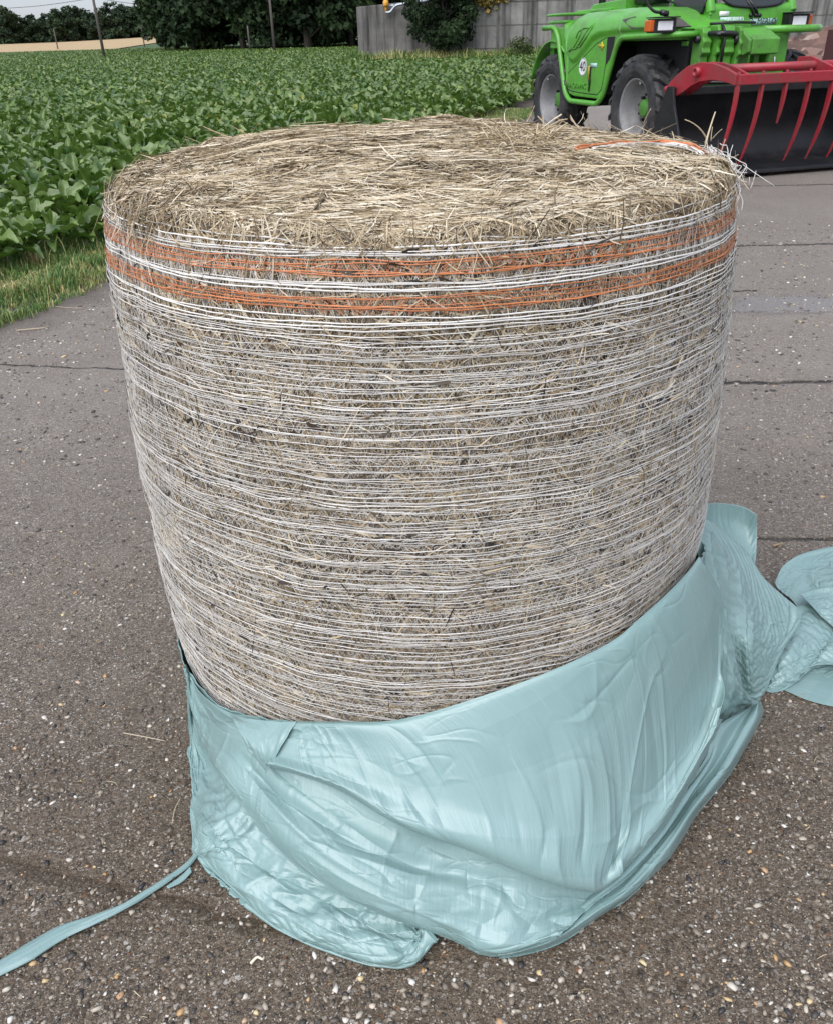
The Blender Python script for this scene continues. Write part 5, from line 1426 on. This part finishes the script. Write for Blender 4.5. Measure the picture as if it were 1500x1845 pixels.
def beet_plant(seed, full=True):
    """arrays (V, Q, tint) of one beet: a rosette of stalked, wavy leaves"""
    rg = np.random.default_rng(seed); Vs, Qs, Ts = [], [], []; nv = 0
    nl = rg.integers(13, 17) if full else 9
    for k in range(nl):
        az = k*2.399+rg.normal(0, .25); age = k/nl
        el = math.radians(rg.uniform(62, 88) if age > .35 else rg.uniform(36, 66))
        pl = rg.uniform(.12, .24)*(1 if age < .7 else .75); bl = rg.uniform(.17, .275)*(1-.28*age); bw = bl*rg.uniform(.40, .54)
        H = np.array([math.cos(az), math.sin(az), 0]); S = np.array([-math.sin(az), math.cos(az), 0])
        p1 = H*math.cos(el)*pl+np.array([0, 0, math.sin(el)*pl])
        tint = float(np.clip(rg.normal(.45, .26), .02, .86))
        if rg.random() < .010: tint = 1.0
        # stalk
        if full:
            for e in (1,):
                w = .006
                V = [S*w, -S*w, p1+S*w*.8, p1-S*w*.8]; Vs.append(np.array(V)); Qs.append(np.array([[0, 1, 3, 2]])+nv); nv += 4; Ts.append(np.full(4, .75))
        nu = 9 if full else 4
        u = np.linspace(0, 1, nu); droop = rg.uniform(.5, 2.0); el0 = el-.15
        ang = el0-droop*u**1.3
        seg = bl/(nu-1); mid = [p1]
        for q in range(1, nu): mid.append(mid[-1]+seg*(H*math.cos(ang[q])+np.array([0, 0, math.sin(ang[q])])))
        mid = np.array(mid)
        wd = bw*.5*np.clip(np.sin(np.pi*np.clip(u*.90+.10, 0, 1))**.75, .10, 1); wd[-1] = .012
        tw = rg.normal(0, .35)
        nrm = np.stack([-np.sin(ang)[:, None]*H[None]+np.cos(ang)[:, None]*np.array([0, 0, 1.0])], 0)[0]
        Sd = S*math.cos(tw)+nrm*math.sin(tw)
        rows = []
        if full:
            ph = rg.uniform(0, 6.28)
            for e in (-1, -.5, 0, .5, 1):
                wave = .016*np.sin(u*14+ph+e*1.3)*abs(e)**1.3+ .030*(abs(e)**1.5) - .012*(e == 0)
                rows.append(mid+Sd*(wd*e)[:, None]+nrm*wave[:, None]*np.minimum(1, wd/.05)[:, None])
            m = 5
        else:
            for e in (-1, 1): rows.append(mid+Sd*(wd*e)[:, None]+nrm*rg.normal(0, .012))
            m = 2
        G = np.stack(rows, 1)
        i, j = np.meshgrid(np.arange(nu-1), np.arange(m-1), indexing='ij'); a = i*m+j
        Vs.append(G.reshape(-1, 3)); Qs.append(np.stack([a, a+1, a+m+1, a+m], -1).reshape(-1, 4)+nv); nv += nu*m; Ts.append(np.full(nu*m, tint))
    return np.concatenate(Vs), np.concatenate(Qs), np.concatenate(Ts)

def edge_x(y): return verge_x(y)-1.02-.10*noise3(np.asarray(y)*.7, 5.5)
def in_view(x, y, z=.3, mx=.08):
    d = np.stack([x, y, np.full_like(x, z)-CAM_Z], -1); dep = d @ _fw
    px_ = 750+1455*(d @ _rt)/dep; py_ = 922-1455*(d @ _up)/dep
    return (dep > .5) & (px_ > -1500*mx) & (px_ < 1500*(1+mx)) & (py_ < 1845) 
# rows run along the yard edge
rowdir = np.array([VERGE[1], 1.0])/math.hypot(VERGE[1], 1.0); across = np.array([-rowdir[1], rowdir[0]])
pts = []
for r_ in range(0, 350):
    s_ = np.arange(-4, 165, .185)
    base = np.array([edge_x(5.0), 5.0])+across*(.16+r_*.42)
    q = base[None]+rowdir[None]*s_[:, None]
    far = q[:, 1] > 60
    q = q[~far | (np.arange(len(q)) % 2 == 0)]
    q = q+RNG.normal(0, .035, q.shape)
    ok = in_view(q[:, 0], q[:, 1]) & (q[:, 1] < 150-.0*q[:, 0]) & (q[:, 0] < edge_x(q[:, 1])-.05)
    ok &= ~((q[:, 1] > 52) & (q[:, 0] > -3.3))                 # the silo wall and its weeds
    ok &= RNG.random(len(q)) > .05
    pts.append(q[ok])
pts = np.concatenate(pts)
dist = np.hypot(pts[:, 0], pts[:, 1]); pts = pts[np.argsort(dist)]; dist = np.sort(dist)
NIND = 300
variants = [beet_plant(100+k) for k in range(12)]
vm = []
for V, Q, T in variants:
    b = MB(); b.add(V, Q, tint=T); vm.append(b.mesh('sugar_beet', M_beet))
# the plants seen best: nearest ones that the bale does not hide
def hidden(p):
    q = proj(np.stack([p[:, 0], p[:, 1], np.full(len(p), .25)], -1))
    return (q[:, 0] > 215) & (q[:, 1] > 330-.55*(q[:, 0]-215)) & (q[:, 1] > 215)
hid = hidden(pts[:2500]); order = np.concatenate([np.nonzero(~hid)[0], np.nonzero(hid)[0]])
ind = order[:NIND]; rest = np.setdiff1d(np.arange(len(pts)), ind)
for k in ind:
    o = bpy.data.objects.new('sugar_beet', vm[int(RNG.integers(12))]); COL.objects.link(o)
    x, y = pts[k]; o.location = (x, y, float(ground_z(x, y))-.01); o.rotation_euler = (RNG.normal(0, .06), RNG.normal(0, .06), RNG.uniform(0, 6.28)); s_ = RNG.uniform(.85, 1.2); o.scale = (s_, s_, s_*RNG.uniform(.9, 1.1))
    tag(o, 'broad leaved green sugar beet plant in the nearest rows left of the bale', 'beet plant', 'sugar beet plants along the near field edge')
fb = MB()
lowv = [beet_plant(300+k, False) for k in range(8)]
def scatter(idx, src):
    vi = RNG.integers(0, len(src), len(idx)); rz = RNG.uniform(0, 6.28, len(idx)); sc = RNG.uniform(.85, 1.2, len(idx)); tj = RNG.normal(0, .10, len(idx))
    for v in range(len(src)):
        m = np.nonzero(vi == v)[0]
        if not len(m): continue
        V, Q, T = src[v]; c_, s_ = np.cos(rz[m])[:, None], np.sin(rz[m])[:, None]
        p = pts[idx[m]]
        X = (V[None, :, 0]*c_-V[None, :, 1]*s_)*sc[m][:, None]+p[:, 0][:, None]; Y = (V[None, :, 0]*s_+V[None, :, 1]*c_)*sc[m][:, None]+p[:, 1][:, None]; Z = V[None, :, 2]*sc[m][:, None]+ground_z(p[:, 0], p[:, 1])[:, None]-.01
        nv = len(V); QQ = (Q[None]+(np.arange(len(m))*nv)[:, None, None]).reshape(-1, 4)
        fb.add(np.stack([X, Y, Z], -1).reshape(-1, 3), QQ, tint=np.clip(T[None]+tj[m][:, None]*(T[None] < .9), 0, 1).reshape(-1))
d_r = np.hypot(pts[rest, 0], pts[rest, 1])
scatter(rest[d_r < 22], variants); scatter(rest[d_r >= 22], lowv)
bf = fb.build('beet_field', M_beet); tag(bf, 'dense green sugar beet crop stretching away across the field', 'beet field', kind='stuff')
print('beets', len(pts), (d_r < 22).sum())

# --- grass of the verge
def grass(name, n, xy, h, spread, tint, mat, w=(.0016, .004), lean=.5):
    x, y = xy; n = len(x); g = MB()
    az = RNG.uniform(0, 2*np.pi, n); ln = RNG.uniform(.05, lean*1.6, n); hh = h*RNG.uniform(.45, 1.15, n); ww = RNG.uniform(*w, n)
    D = np.stack([np.cos(az), np.sin(az), np.zeros(n)], -1); S = np.stack([-np.sin(az), np.cos(az), np.zeros(n)], -1)
    B = np.stack([x, y, ground_z(x, y)-.008], -1); V = np.zeros((n, 5, 3))
    up = np.array([0, 0, 1.0])
    P1 = B+up*(hh*.6)[:, None]+D*(hh*ln*.35)[:, None]; P2 = B+up*(hh*(1-.25*ln))[:, None]+D*(hh*ln)[:, None]
    V[:, 0] = B-S*ww[:, None]; V[:, 1] = B+S*ww[:, None]; V[:, 2] = P1-S*(ww*.8)[:, None]; V[:, 3] = P1+S*(ww*.8)[:, None]; V[:, 4] = P2
    k = np.arange(n)[:, None]*5
    g.add(V.reshape(-1, 3), np.concatenate([k, k+1, k+3, k+2], 1), np.concatenate([k+2, k+3, k+4], 1), tint=np.repeat(tint, 5))
    return g
n = 115000
y = 3.6+RNG.random(n)**1.5*17.0
vx_ = verge_x(y); wdt = vx_-edge_x(y)
u = RNG.random(n)**.9; edge_n = .10*noise3(y*2.2, 9.1)+.06*noise3(y*7., 3.)
x = vx_+.06+edge_n-u*(wdt+.42+edge_n)
x = np.where(RNG.random(n) < .25, x-RNG.uniform(0, .4, n), x)
ok = in_view(x, y, .1, .03) & (noise3(x*3, y*3, 2.)+.5*noise3(x*9, y*9, 4.) > -.55); x, y, u = x[ok], y[ok], u[ok]
dryn = noise3(x*1.7+3, y*1.7, 5.)+.6*noise3(x*5, y*5, 6.)
inner = np.exp(-((u-.55)/.25)**2)
tint = np.clip(.28+.34*smoothstep(-.1, .6, dryn+.35*inner-.1)+RNG.normal(0, .12, len(x))+.25*(RNG.random(len(x)) < .22), 0, 1)
h = .035+.075*smoothstep(-.4, .6, noise3(x*2.3, y*2.3, 8.))+.06*np.clip(u-.5, 0, 1)
g = grass('grass', n, (x, y), h, .1, tint, M_grass)
# taller seed stalks
n2 = 900; y2 = 3.8+RNG.random(n2)**1.4*15; u2 = RNG.random(n2); x2 = verge_x(y2)-u2*1.1
g2 = grass('grass', n2, (x2, y2), np.full(n2, .19), .1, np.clip(RNG.normal(.7, .15, n2), 0, 1), M_grass, w=(.0012, .0022), lean=.35)
g.V += g2.V; g.T += g2.T; g.q += [q+g.n for q in g2.q]; g.t += [q+g.n for q in g2.t]; g.mq += g2.mq; g.mt += g2.mt; g.n += g2.n
go = g.build('grass', M_grass, smooth=False); tag(go, 'green and dried grass of the verge between concrete yard and beet field', 'grass', kind='stuff')

# --- tall weeds at the foot of the silo wall
n = 9000
x = RNG.uniform(float(at_y(628, 60, 53)[0]), 24, n); y = 53.2+RNG.normal(0, .7, n)-.0*x
tint = np.clip(.45+.35*noise3(x*.35, 3.3)+RNG.normal(0, .14, n), 0, 1)
g = grass('weeds', n, (x, y), .75+.5*noise3(x*.5, 1.1), .1, tint, M_grass, w=(.012, .03), lean=.5)
go = g.build('weeds', M_grass, smooth=False); tag(go, 'rank brown and green weeds growing along the foot of the concrete walls', 'weeds', kind='stuff')
# grass strip and weeds beside the yard behind the bale, up to the tractor
# ------------------------------------------------------------------ silo walls, bush, rail, heap, trees, poles
def make_concrete(name, panel, c0, c1, streak):
    t = NT(name); c = t.coords('Object')
    n = t.noise(c, .8, 7, .65); n2 = t.noise(c, 6, 5, .6)
    cs = t.coords('Object', scale=(2.6, 2.6, .16)); s_ = t.noise(cs, 1.0, 6, .65)
    col = t.mix(t.ramp(n, [(.35, 0.0), (.68, 1.0)]), c0, c1)
    col = t.mix(t.math('MULTIPLY', t.ramp(s_, [(.45, 0.0), (.66, 1.0)]), streak), col, tuple(x*.28 for x in c0))
    sep = t.node('SeparateXYZ'); t.l.new(c, sep.inputs[0])
    if panel:
        pw, ph = panel
        fx = t.math('ABSOLUTE', t.math('SUBTRACT', t.math('FRACT', t.math('DIVIDE', t.math('ADD', sep.outputs[0], t.math('MULTIPLY', t.math('SUBTRACT', n2, .5), .12)), pw)), .5))
        fz = t.math('ABSOLUTE', t.math('SUBTRACT', t.math('FRACT', t.math('DIVIDE', t.math('ADD', sep.outputs[2], t.math('MULTIPLY', t.math('SUBTRACT', n2, .5), .12)), ph)), .5))
        jm = t.math('MAXIMUM', t.ramp(fx, [(.0, 1.0), (.085, 0.0)]), t.ramp(fz, [(.0, 1.0), (.05, 0.0)]))
        jm = t.math('MULTIPLY', jm, t.ramp(t.noise(c, .9, 4), [(.3, .45), (.6, 1.0)]))
        col = t.mix(jm, col, (.035, .033, .028))
        col = t.mix(t.math('MULTIPLY', t.ramp(sep.outputs[2], [(.55, 0.0), (1.0, 1.0)]), .0), col, (.04, .04, .03))
    t.set(color=col, rough=.9, normal=t.bump(n2, .3, .03))
    return t.m
M_wallA = make_concrete('weathered grey concrete', None, (.115, .110, .104), (.215, .205, .19), .95)
M_wallB = make_concrete('panelled concrete', (1.95, 1.15), (.15, .147, .138), (.27, .262, .24), .92)
WY = 56.0
def wall(name, xa, xb, ya, yb, h0, h1, mat, label, th=.35, n=14):
    """upright slab from (xa,ya) to (xb,yb); origin at its foot, local x along it"""
    L = math.hypot(xb-xa, yb-ya); a = math.atan2(yb-ya, xb-xa)
    root = bpy.data.objects.new(name, None)
    b = MB(); xs = np.linspace(0, L, n); hs = np.interp(xs, [0, L], [h0, h1])
    b.prism([(0, -1.0), (L, -1.0)]+[(x_, z_) for x_, z_ in zip(xs[::-1], hs[::-1])], 0, th, 'y')
    o = b.build(name, mat, smooth=False, bevel=.03); o.location = (xa, ya, float(ground_z(xa, ya))); o.rotation_euler = (0, 0, a)
    tag(o, label, 'wall'); return o
bpy.data.objects.remove(bpy.data.objects['__x']) if '__x' in bpy.data.objects else None
A0 = at_y(642, 12, WY); A1 = at_y(790, 1, WY)
zA = float(ground_z(0, WY))
wall('concrete_wall', A0[0], A1[0]+.6, WY, WY, A0[2]-zA, A1[2]-zA+.15, M_wallA, 'plain dark streaked concrete wall left of the bush at the field edge')
B0 = at_y(806, 4, 55.0); B1 = at_y(1000, -16, 54.0)
wb = wall('concrete_wall', B0[0], 34.0, 55.0, 52.0, B0[2]-float(ground_z(0, 55)), 5.2, M_wallB, 'pale panelled concrete silo wall running behind the tractor', n=30)
# yellowish growth hanging over the wall top
n = 1600; mo = MB()
cx = at_y(880, 2, 54.6)
for k in range(n):
    x_ = RNG.normal(cx[0], 1.1); d_ = abs(RNG.normal(0, .35))*max(0, 1-abs(x_-cx[0])/3); p = np.array([x_, 54.6+RNG.uniform(-.05, .3), cx[2]+.35-d_+RNG.uniform(0, .2)])
    a_ = RNG.normal(0, 1, 3); a_ /= np.linalg.norm(a_); b_ = np.cross(a_, RNG.normal(0, 1, 3)); b_ /= np.linalg.norm(b_)
    s_ = RNG.uniform(.04, .10); mo.add([p-a_*s_-b_*s_, p+a_*s_-b_*s_, p+a_*s_+b_*s_, p-a_*s_+b_*s_], [[0, 1, 2, 3]], tint=RNG.random())
M_moss = NT('yellowed creeper'); M_moss = M_moss.set(color=M_moss.ramp(M_moss.attr(), [(0.0, (.05, .06, .015)), (.6, (.20, .15, .03)), (1.0, (.34, .22, .04))]), rough=.8)
tag(mo.build('creeper', M_moss, smooth=False), 'yellowish creeper hanging over the top edge of the pale panelled wall', 'creeper')
# steel rail with an orange lamp on the left wall
rl = empty('barrier_rail', tuple(at_y(700, 22, WY-.3)))
o0 = np.array(rl.location)
rp = MB(); rp.tube(rounded([at_y(694, 22, WY-.3)-o0, at_y(703, 22, WY-.3)-o0, at_y(712, 9, WY-.3)-o0, at_y(748, 3, WY-.3)-o0, at_y(800, -2, WY-.3)-o0], .2), .075, 8)
rp.tube([at_y(702, 10, WY-.3)-o0, at_y(714, 9, WY-.3)-o0], .06, 8)
rp.build('rail', plain('galvanised steel', (.38, .42, .46), .4, .6), rl)
lm = MB(); c_ = at_y(695, 6, WY-.3)-o0
lm.lathe([(-.16, 0), (-.16, .13), (-.05, .16), (.10, .16), (.18, .10), (.18, 0)], c_, 'z', 16); lm.lathe([(-.45, 0), (-.42, .06), (-.16, .08)], c_, 'z', 12)
lm.build('lamp', plain('orange lamp cap', (.72, .34, .04), .4), rl)
tag(rl, 'bent grey steel rail with a yellow orange lamp on top of the left wall', 'rail')

# --- rubble heap, ramp and a dark red container at the right
M_rub = NT('brown rubble'); _c = M_rub.coords('Object'); _v = M_rub.vor(_c, 3.2, out=None); _s = M_rub.node('SeparateColor'); M_rub.l.new(_v.outputs['Color'], _s.inputs[0])
M_rub = M_rub.set(color=M_rub.ramp(_s.outputs[0], [(0.0, (.06, .035, .025)), (.5, (.15, .085, .065)), (.85, (.22, .14, .11)), (1.0, (.34, .28, .24))]), rough=.9, normal=M_rub.bump(_v.outputs['Distance'], .8, .12))
hc = at_y(1475, 92, 33.0); hx, hy = hc[0]+1.5, 33.0
xs = np.linspace(-5, 6, 90); ys_ = np.linspace(-3.2, 3.2, 60); Xh, Yh = np.meshgrid(xs, ys_)
Zh = 1.25*np.exp(-(Xh/3.6)**4-(Yh/1.9)**2)*(1+.25*noise3(Xh*1.1, Yh*1.1, 1.))+.10*ridged(Xh*2.5, Yh*2.5, 2., 3)*np.exp(-(Xh/4)**4-(Yh/2.2)**2)-.05
hb = MB(); hb.grid(np.stack([Xh, Yh, Zh], -1)); ho = hb.build('rubble_heap', M_rub, loc=(hx, hy, float(ground_z(hx, hy)))); tag(ho, 'low heap of reddish brown rubble behind the tractor at the right', 'heap')
# loose stones on it
rp0 = at_y(1478, 48, 44.0)
rm_ = MB(); rm_.prism([(-6, -.8), (9, -.8), (9, rp0[2]-float(ground_z(0, 44))+.10), (-2, rp0[2]-float(ground_z(0, 44))+.02), (-6, .3)], 0, 5.0, 'y')
ro = rm_.build('concrete_ramp', M_wallB, smooth=False, bevel=.03, loc=(rp0[0], 44.0, float(ground_z(0, 44)))); tag(ro, 'pale grey concrete ramp behind the rubble heap, right of the tractor', 'ramp')
c0 = at_y(1476, 74, 24.0)
ct = empty('open_container', (float(c0[0])+.80, 24.0, float(ground_z(c0[0], 24))), math.radians(14))
zt_ = at_y(1478, 53, 24.0)[2]-ct.location[2]; zl = at_y(1482, 80, 24.)[2]-ct.location[2]
M_rust = dirty_paint('rusty dark red steel', (.055, .012, .013), .6, (.035, .02, .016), .7)
cbx = MB(); cbx.box((1.25, .9, zt_/2+.3), (2.5, .06, zt_-.6)); cbx.box((0.03, .45, zt_/2+.3), (.06, .9, zt_-.6)); cbx.box((2.47, .45, zt_/2+.3), (.06, .9, zt_-.6)); cbx.box((1.25, .45, .55), (2.5, .9, .08)); 
for x_ in (.2, 2.3): cbx.box((x_, .45, .27), (.10, .8, .54))
cbx.build('body', M_rust, ct, smooth=False, bevel=.01)
ce = MB(); ce.box((1.3, -.03, zl), (2.5, .07, .16)); ce.build('lip', plain('scuffed pale steel', (.42, .40, .38), .5), ct, smooth=False, bevel=.01)
tag(ct, 'dark red open steel container with a pale lip cut by the right frame edge', 'container')

# --- trees
def make_crown_mat(name, lo, hi):
    t = NT(name); a = t.attr(); n = t.noise(t.coords('Object'), .35, 4)
    t.set(color=t.mix(t.math('ADD', t.math('MULTIPLY', a, .75), t.math('MULTIPLY', t.math('SUBTRACT', n, .5), .6), clamp=True), lo, hi), rough=.75, spec=.2); return t.m
M_crownA = make_crown_mat('dark oak leaves', (.010, .022, .010), (.036, .062, .020))
M_crownB = make_crown_mat('haze tinted wood leaves', (.018, .034, .020), (.058, .088, .036))  # far wood: distance haze mixed into the leaf colour, lighter and bluer
M_bark = plain('grey brown bark', (.075, .062, .05), .9)
def tree_meshes(seed, H, W, mat, nleaf, ls, low=.12):
    rg = np.random.default_rng(seed)
    tr = MB(); top = H*.62
    tr.tube([(0, 0, -.4), (rg.normal(0, .1), rg.normal(0, .1), H*.2), (rg.normal(0, .25), rg.normal(0, .25), H*.42), (rg.normal(0, .4), rg.normal(0, .4), top)], [H*.024, H*.019, H*.014, H*.006], 9)
    cl = []
    nb = 22
    for k in range(nb):
        z0 = H*rg.uniform(low+.02, .6); az = k*2.4+rg.normal(0, .3); le = W*rg.uniform(.45, 1.0)*(1-.25*abs(z0/H-.4))
        e = np.array([math.cos(az)*le, math.sin(az)*le, le*rg.uniform(.15, .75)])
        tr.tube([(0, 0, z0), tuple(np.array([0, 0, z0])+e*.5+np.array([0, 0, .2])), tuple(np.array([0, 0, z0])+e)], [H*.008, H*.005, H*.002], 6)
        cl.append((np.array([0, 0, z0])+e*rg.uniform(.7, 1.05), W*rg.uniform(.22, .42)))
    for k in range(26):
        zz = rg.uniform(low, 1.0); rr = W*math.sqrt(max(0, 1-((zz-.5)/.56)**2))*rg.uniform(.2, .95); az = rg.uniform(0, 6.28)
        cl.append((np.array([math.cos(az)*rr, math.sin(az)*rr, H*zz*.96]), W*rg.uniform(.18, .36)))
    b = MB(); wts = np.array([r**2 for _, r in cl]); wts /= wts.sum()
    ci = rg.choice(len(cl), nleaf, p=wts); C = np.array([c for c, _ in cl])[ci]; R = np.array([r for _, r in cl])[ci]
    tc = rg.normal(.5, .16, len(cl))[ci]
    d = rg.normal(size=(nleaf, 3)); d /= np.linalg.norm(d, axis=1)[:, None]; d[:, 2] *= .75
    P = C+d*(R*rg.random(nleaf)**.38)[:, None]; P[:, 2] = np.maximum(P[:, 2], H*.04)
    a = rg.normal(size=(nleaf, 3)); a /= np.linalg.norm(a, axis=1)[:, None]; c2 = np.cross(a, rg.normal(size=(nleaf, 3))); c2 /= np.linalg.norm(c2, axis=1)[:, None]
    s = ls*rg.uniform(.5, 1.2, nleaf)[:, None]
    V = np.stack([P-a*s, P+c2*s*.6, P+a*s, P-c2*s*.6], 1)
    b.add(V.reshape(-1, 3), np.arange(nleaf*4).reshape(-1, 4), tint=np.repeat(np.clip(tc+rg.normal(0, .16, nleaf), 0, 1), 4))
    return tr.mesh('trunk', M_bark), b.mesh('crown', mat, smooth=False)
near_t = [tree_meshes(40+k, 17, 5.5, M_crownA, 9000, .34, .03) for k in range(4)]
far_t = [tree_meshes(60+k, 15, 5.5, M_crownB, 3800, .55, .02) for k in range(5)]
def plant(name, meshes, loc, rz, sc, label, group):
    r = empty(name, loc, rz); r.scale = sc if isinstance(sc, tuple) else (sc, sc, sc)
    tag(r, label, 'tree', group)
    for nme, me in (('trunk', meshes[0]), ('crown', meshes[1])):
        o = bpy.data.objects.new(nme, me); COL.objects.link(o); o.parent = r
    return r
# the dark wood behind the beet field, from the lone field corner to the silo
k = 0
for row, (yy, x0, x1, step) in enumerate(((104, -24.5, 6, 5.0), (112, -30, 8, 5.2), (122, -31, 60, 6.5))):
    x_ = x0
    while x_ < x1:
        X_ = x_+RNG.normal(0, .8); Y_ = yy+RNG.normal(0, 1.5)+max(0, -14-x_)*.9
        plant('broadleaf_tree', near_t[k % 4], (X_, Y_, float(ground_z(X_, Y_))), RNG.uniform(0, 6.28), RNG.uniform(.9, 1.25),
              'tall dark broadleaf tree of the dense wood behind the beet field', 'dark trees of the wood behind the beet field')
        x_ += step; k += 1
# small lone tree at the corner of the wood
p = at_y(297, 82, 118); plant('small_tree', near_t[1], (float(p[0]), 118., float(ground_z(0, 118))+.2), .4, (.24, .24, .26), 'small round dark tree standing alone beside the wheat field', None)
# the far wood beyond the wheat
for row, yy in enumerate((258, 266)):
    x_ = -185+row*3
    while x_ < -30:
        X_ = x_+RNG.normal(0, 1.2); Y_ = yy+RNG.normal(0, 2); zz = float(wheat_z(X_, 256.))-.8
        plant('woodland_tree', far_t[k % 5], (X_, Y_, zz), RNG.uniform(0, 6.28), (RNG.uniform(.55, .75),)*2+(RNG.uniform(.42, .62),), 'green broadleaf tree of the distant wood beyond the ripe wheat', 'trees of the distant wood beyond the wheat')
        x_ += RNG.uniform(2.8, 4.6); k += 1
# the dark bush between the two walls
bt_, bc_ = tree_meshes(90, 5.6, 2.3, M_crownA, 9000, .13, .0)
bp_ = at_y(800, 90, 54.0)
r = empty('bush', (float(bp_[0]), 54.0, float(ground_z(0, 54)))); tag(r, 'tall dark green bush growing between the two concrete walls', 'bush')
for nme, me in (('stem', bt_), ('leaves', bc_)):
    o = bpy.data.objects.new(nme, me); COL.objects.link(o); o.parent = r
# a low green bush at the wall foot, right
bt_, bc_ = tree_meshes(91, 1.15, .75, make_crown_mat('mid green leaves', (.03, .05, .015), (.09, .12, .03)), 1500, .06, .0)
bp_ = at_y(938, 76, 52.0); r = empty('bush', (float(bp_[0]), 52.0, float(ground_z(0, 52)))); tag(r, 'low yellowish green bush at the foot of the panelled wall', 'bush')
for nme, me in (('stem', bt_), ('leaves', bc_)):
    o = bpy.data.objects.new(nme, me); COL.objects.link(o); o.parent = r

# --- poles and wires
M_pole = plain('weathered pole wood', (.10, .085, .075), .85)
def pole(px0, px1, Y, label, r0=.13, xt=0, arm=False):
    A = at_y(*px0, Y); B = at_y(*px1, Y); B = np.array([A[0]+(B[0]-A[0])*0+xt, Y, B[2]])
    h = B[2]-A[2]
    o = empty('utility_pole', tuple(map(float, A))); tag(o, label, 'pole')
    b = MB(); b.tube([(0, 0, -.8), (0, 0, h*.5), (0, 0, h)], [r0, r0*.85, r0*.7], 10); b.build('post', M_pole, o)
    if not arm: return o, A, h
    b = MB(); b.box((0, 0, h-.35), (1.5, .10, .12)); b.build('crossarm', M_pole, o)
    for x_ in (-.65, .0, .65):
        b = MB(); b.lathe([(0, .03), (.08, .06), (.14, .05), (.18, .0)], (x_, 0, h-.29+(.30 if x_ == 0 else 0)), 'z', 10); b.build('insulator', M_grey, o)
    return o, A, h
p1 = pole((187, 97), (168, -60), 88, 'tall dark utility pole standing alone in the left of the beet field', .14, arm=True)
p2 = pole((105, 90), (98, 50), 165, 'thin pale pole in front of the distant wood, leftmost of the poles', .11)
p3 = pole((261, 86), (255, 44), 165, 'thin pole in the wheat with a small dark box near its foot', .11)
p4 = pole((494, 80), (483, -40), 92, 'grey pole standing against the dark wood nearest the left wall', .14, arm=True)
p5 = pole((450, 82), (446, 46), 98, 'short grey pole among the dark wood trunks', .10)
bx_ = MB(); bx_.box((.45, 0, 1.6), (.7, .5, .8)); bx_.build('box', plain('dark box paint', (.03, .03, .035), .6), p3[0], smooth=False, bevel=.04)
M_wire = plain('dark cable', (.03, .03, .032), .6)
def wire(pts, label, r=.02):
    A = np.array(pts); t = np.linspace(0, len(A)-1, 60); P = cr1(A, t); o0 = P[0].copy()
    b = MB(); b.tube(P-o0, r, 6); o = b.build('overhead_cable', M_wire, loc=tuple(o0)); tag(o, label, 'cable')
wire([at_y(-60, 19, 88), at_y(0, 15, 88), at_y(70, 10, 88), at_y(143, 0, 88), at_y(172, -6, 88)], 'thin sagging cable in the sky left of the tall pole', .022)
wire([at_y(172, -6, 88), at_y(198, 0, 90), at_y(250, 7, 94), at_y(306, 10, 100), at_y(380, 8, 105)], 'thin sagging cable between the tall pole and the dark wood', .022)

# ------------------------------------------------------------------ bits on the concrete
lit = MB()
def bit(pl, r, tint, z=.006):
    P = np.array([at_ground(x, y, z) for x, y in pl]); t = np.linspace(0, len(P)-1, 9); P = cr1(P, t); P[:, 2] += .004*np.sin(np.linspace(0, 3.1, 9))
    lit.tube(P, r*np.linspace(1, .6, 9), 5, tint)
bit([(222, 1321), (250, 1328), (300, 1336)], .0013, .85); bit([(326, 1438), (316, 1460), (310, 1485)], .0010, .8); bit([(452, 1737), (464, 1727), (474, 1731), (476, 1724)], .0028, .95)
bit([(1392, 984), (1412, 981)], .004, .5); bit([(30, 595), (75, 592), (90, 588)], .003, .75); bit([(100, 552), (140, 556), (160, 548)], .002, .7)
for q in range(150):
    x, y = RNG.uniform(-60, 1560), RNG.uniform(620, 1840)
    if 200 < x < 1380 and y > 380 and not (y > 1740): continue
    l = RNG.uniform(6, 26); a_ = RNG.uniform(0, 3.14)
    bit([(x, y), (x+l*.5*math.cos(a_)+RNG.normal(0, 2), y+l*.25*math.sin(a_)), (x+l*math.cos(a_), y+l*.5*math.sin(a_))], RNG.uniform(.0005, .0011), RNG.uniform(.3, .85), .004)
lo = lit.build('straw_litter', M_straw); tag(lo, 'scattered bits of straw lying on the concrete round the bale', 'straw', kind='stuff')
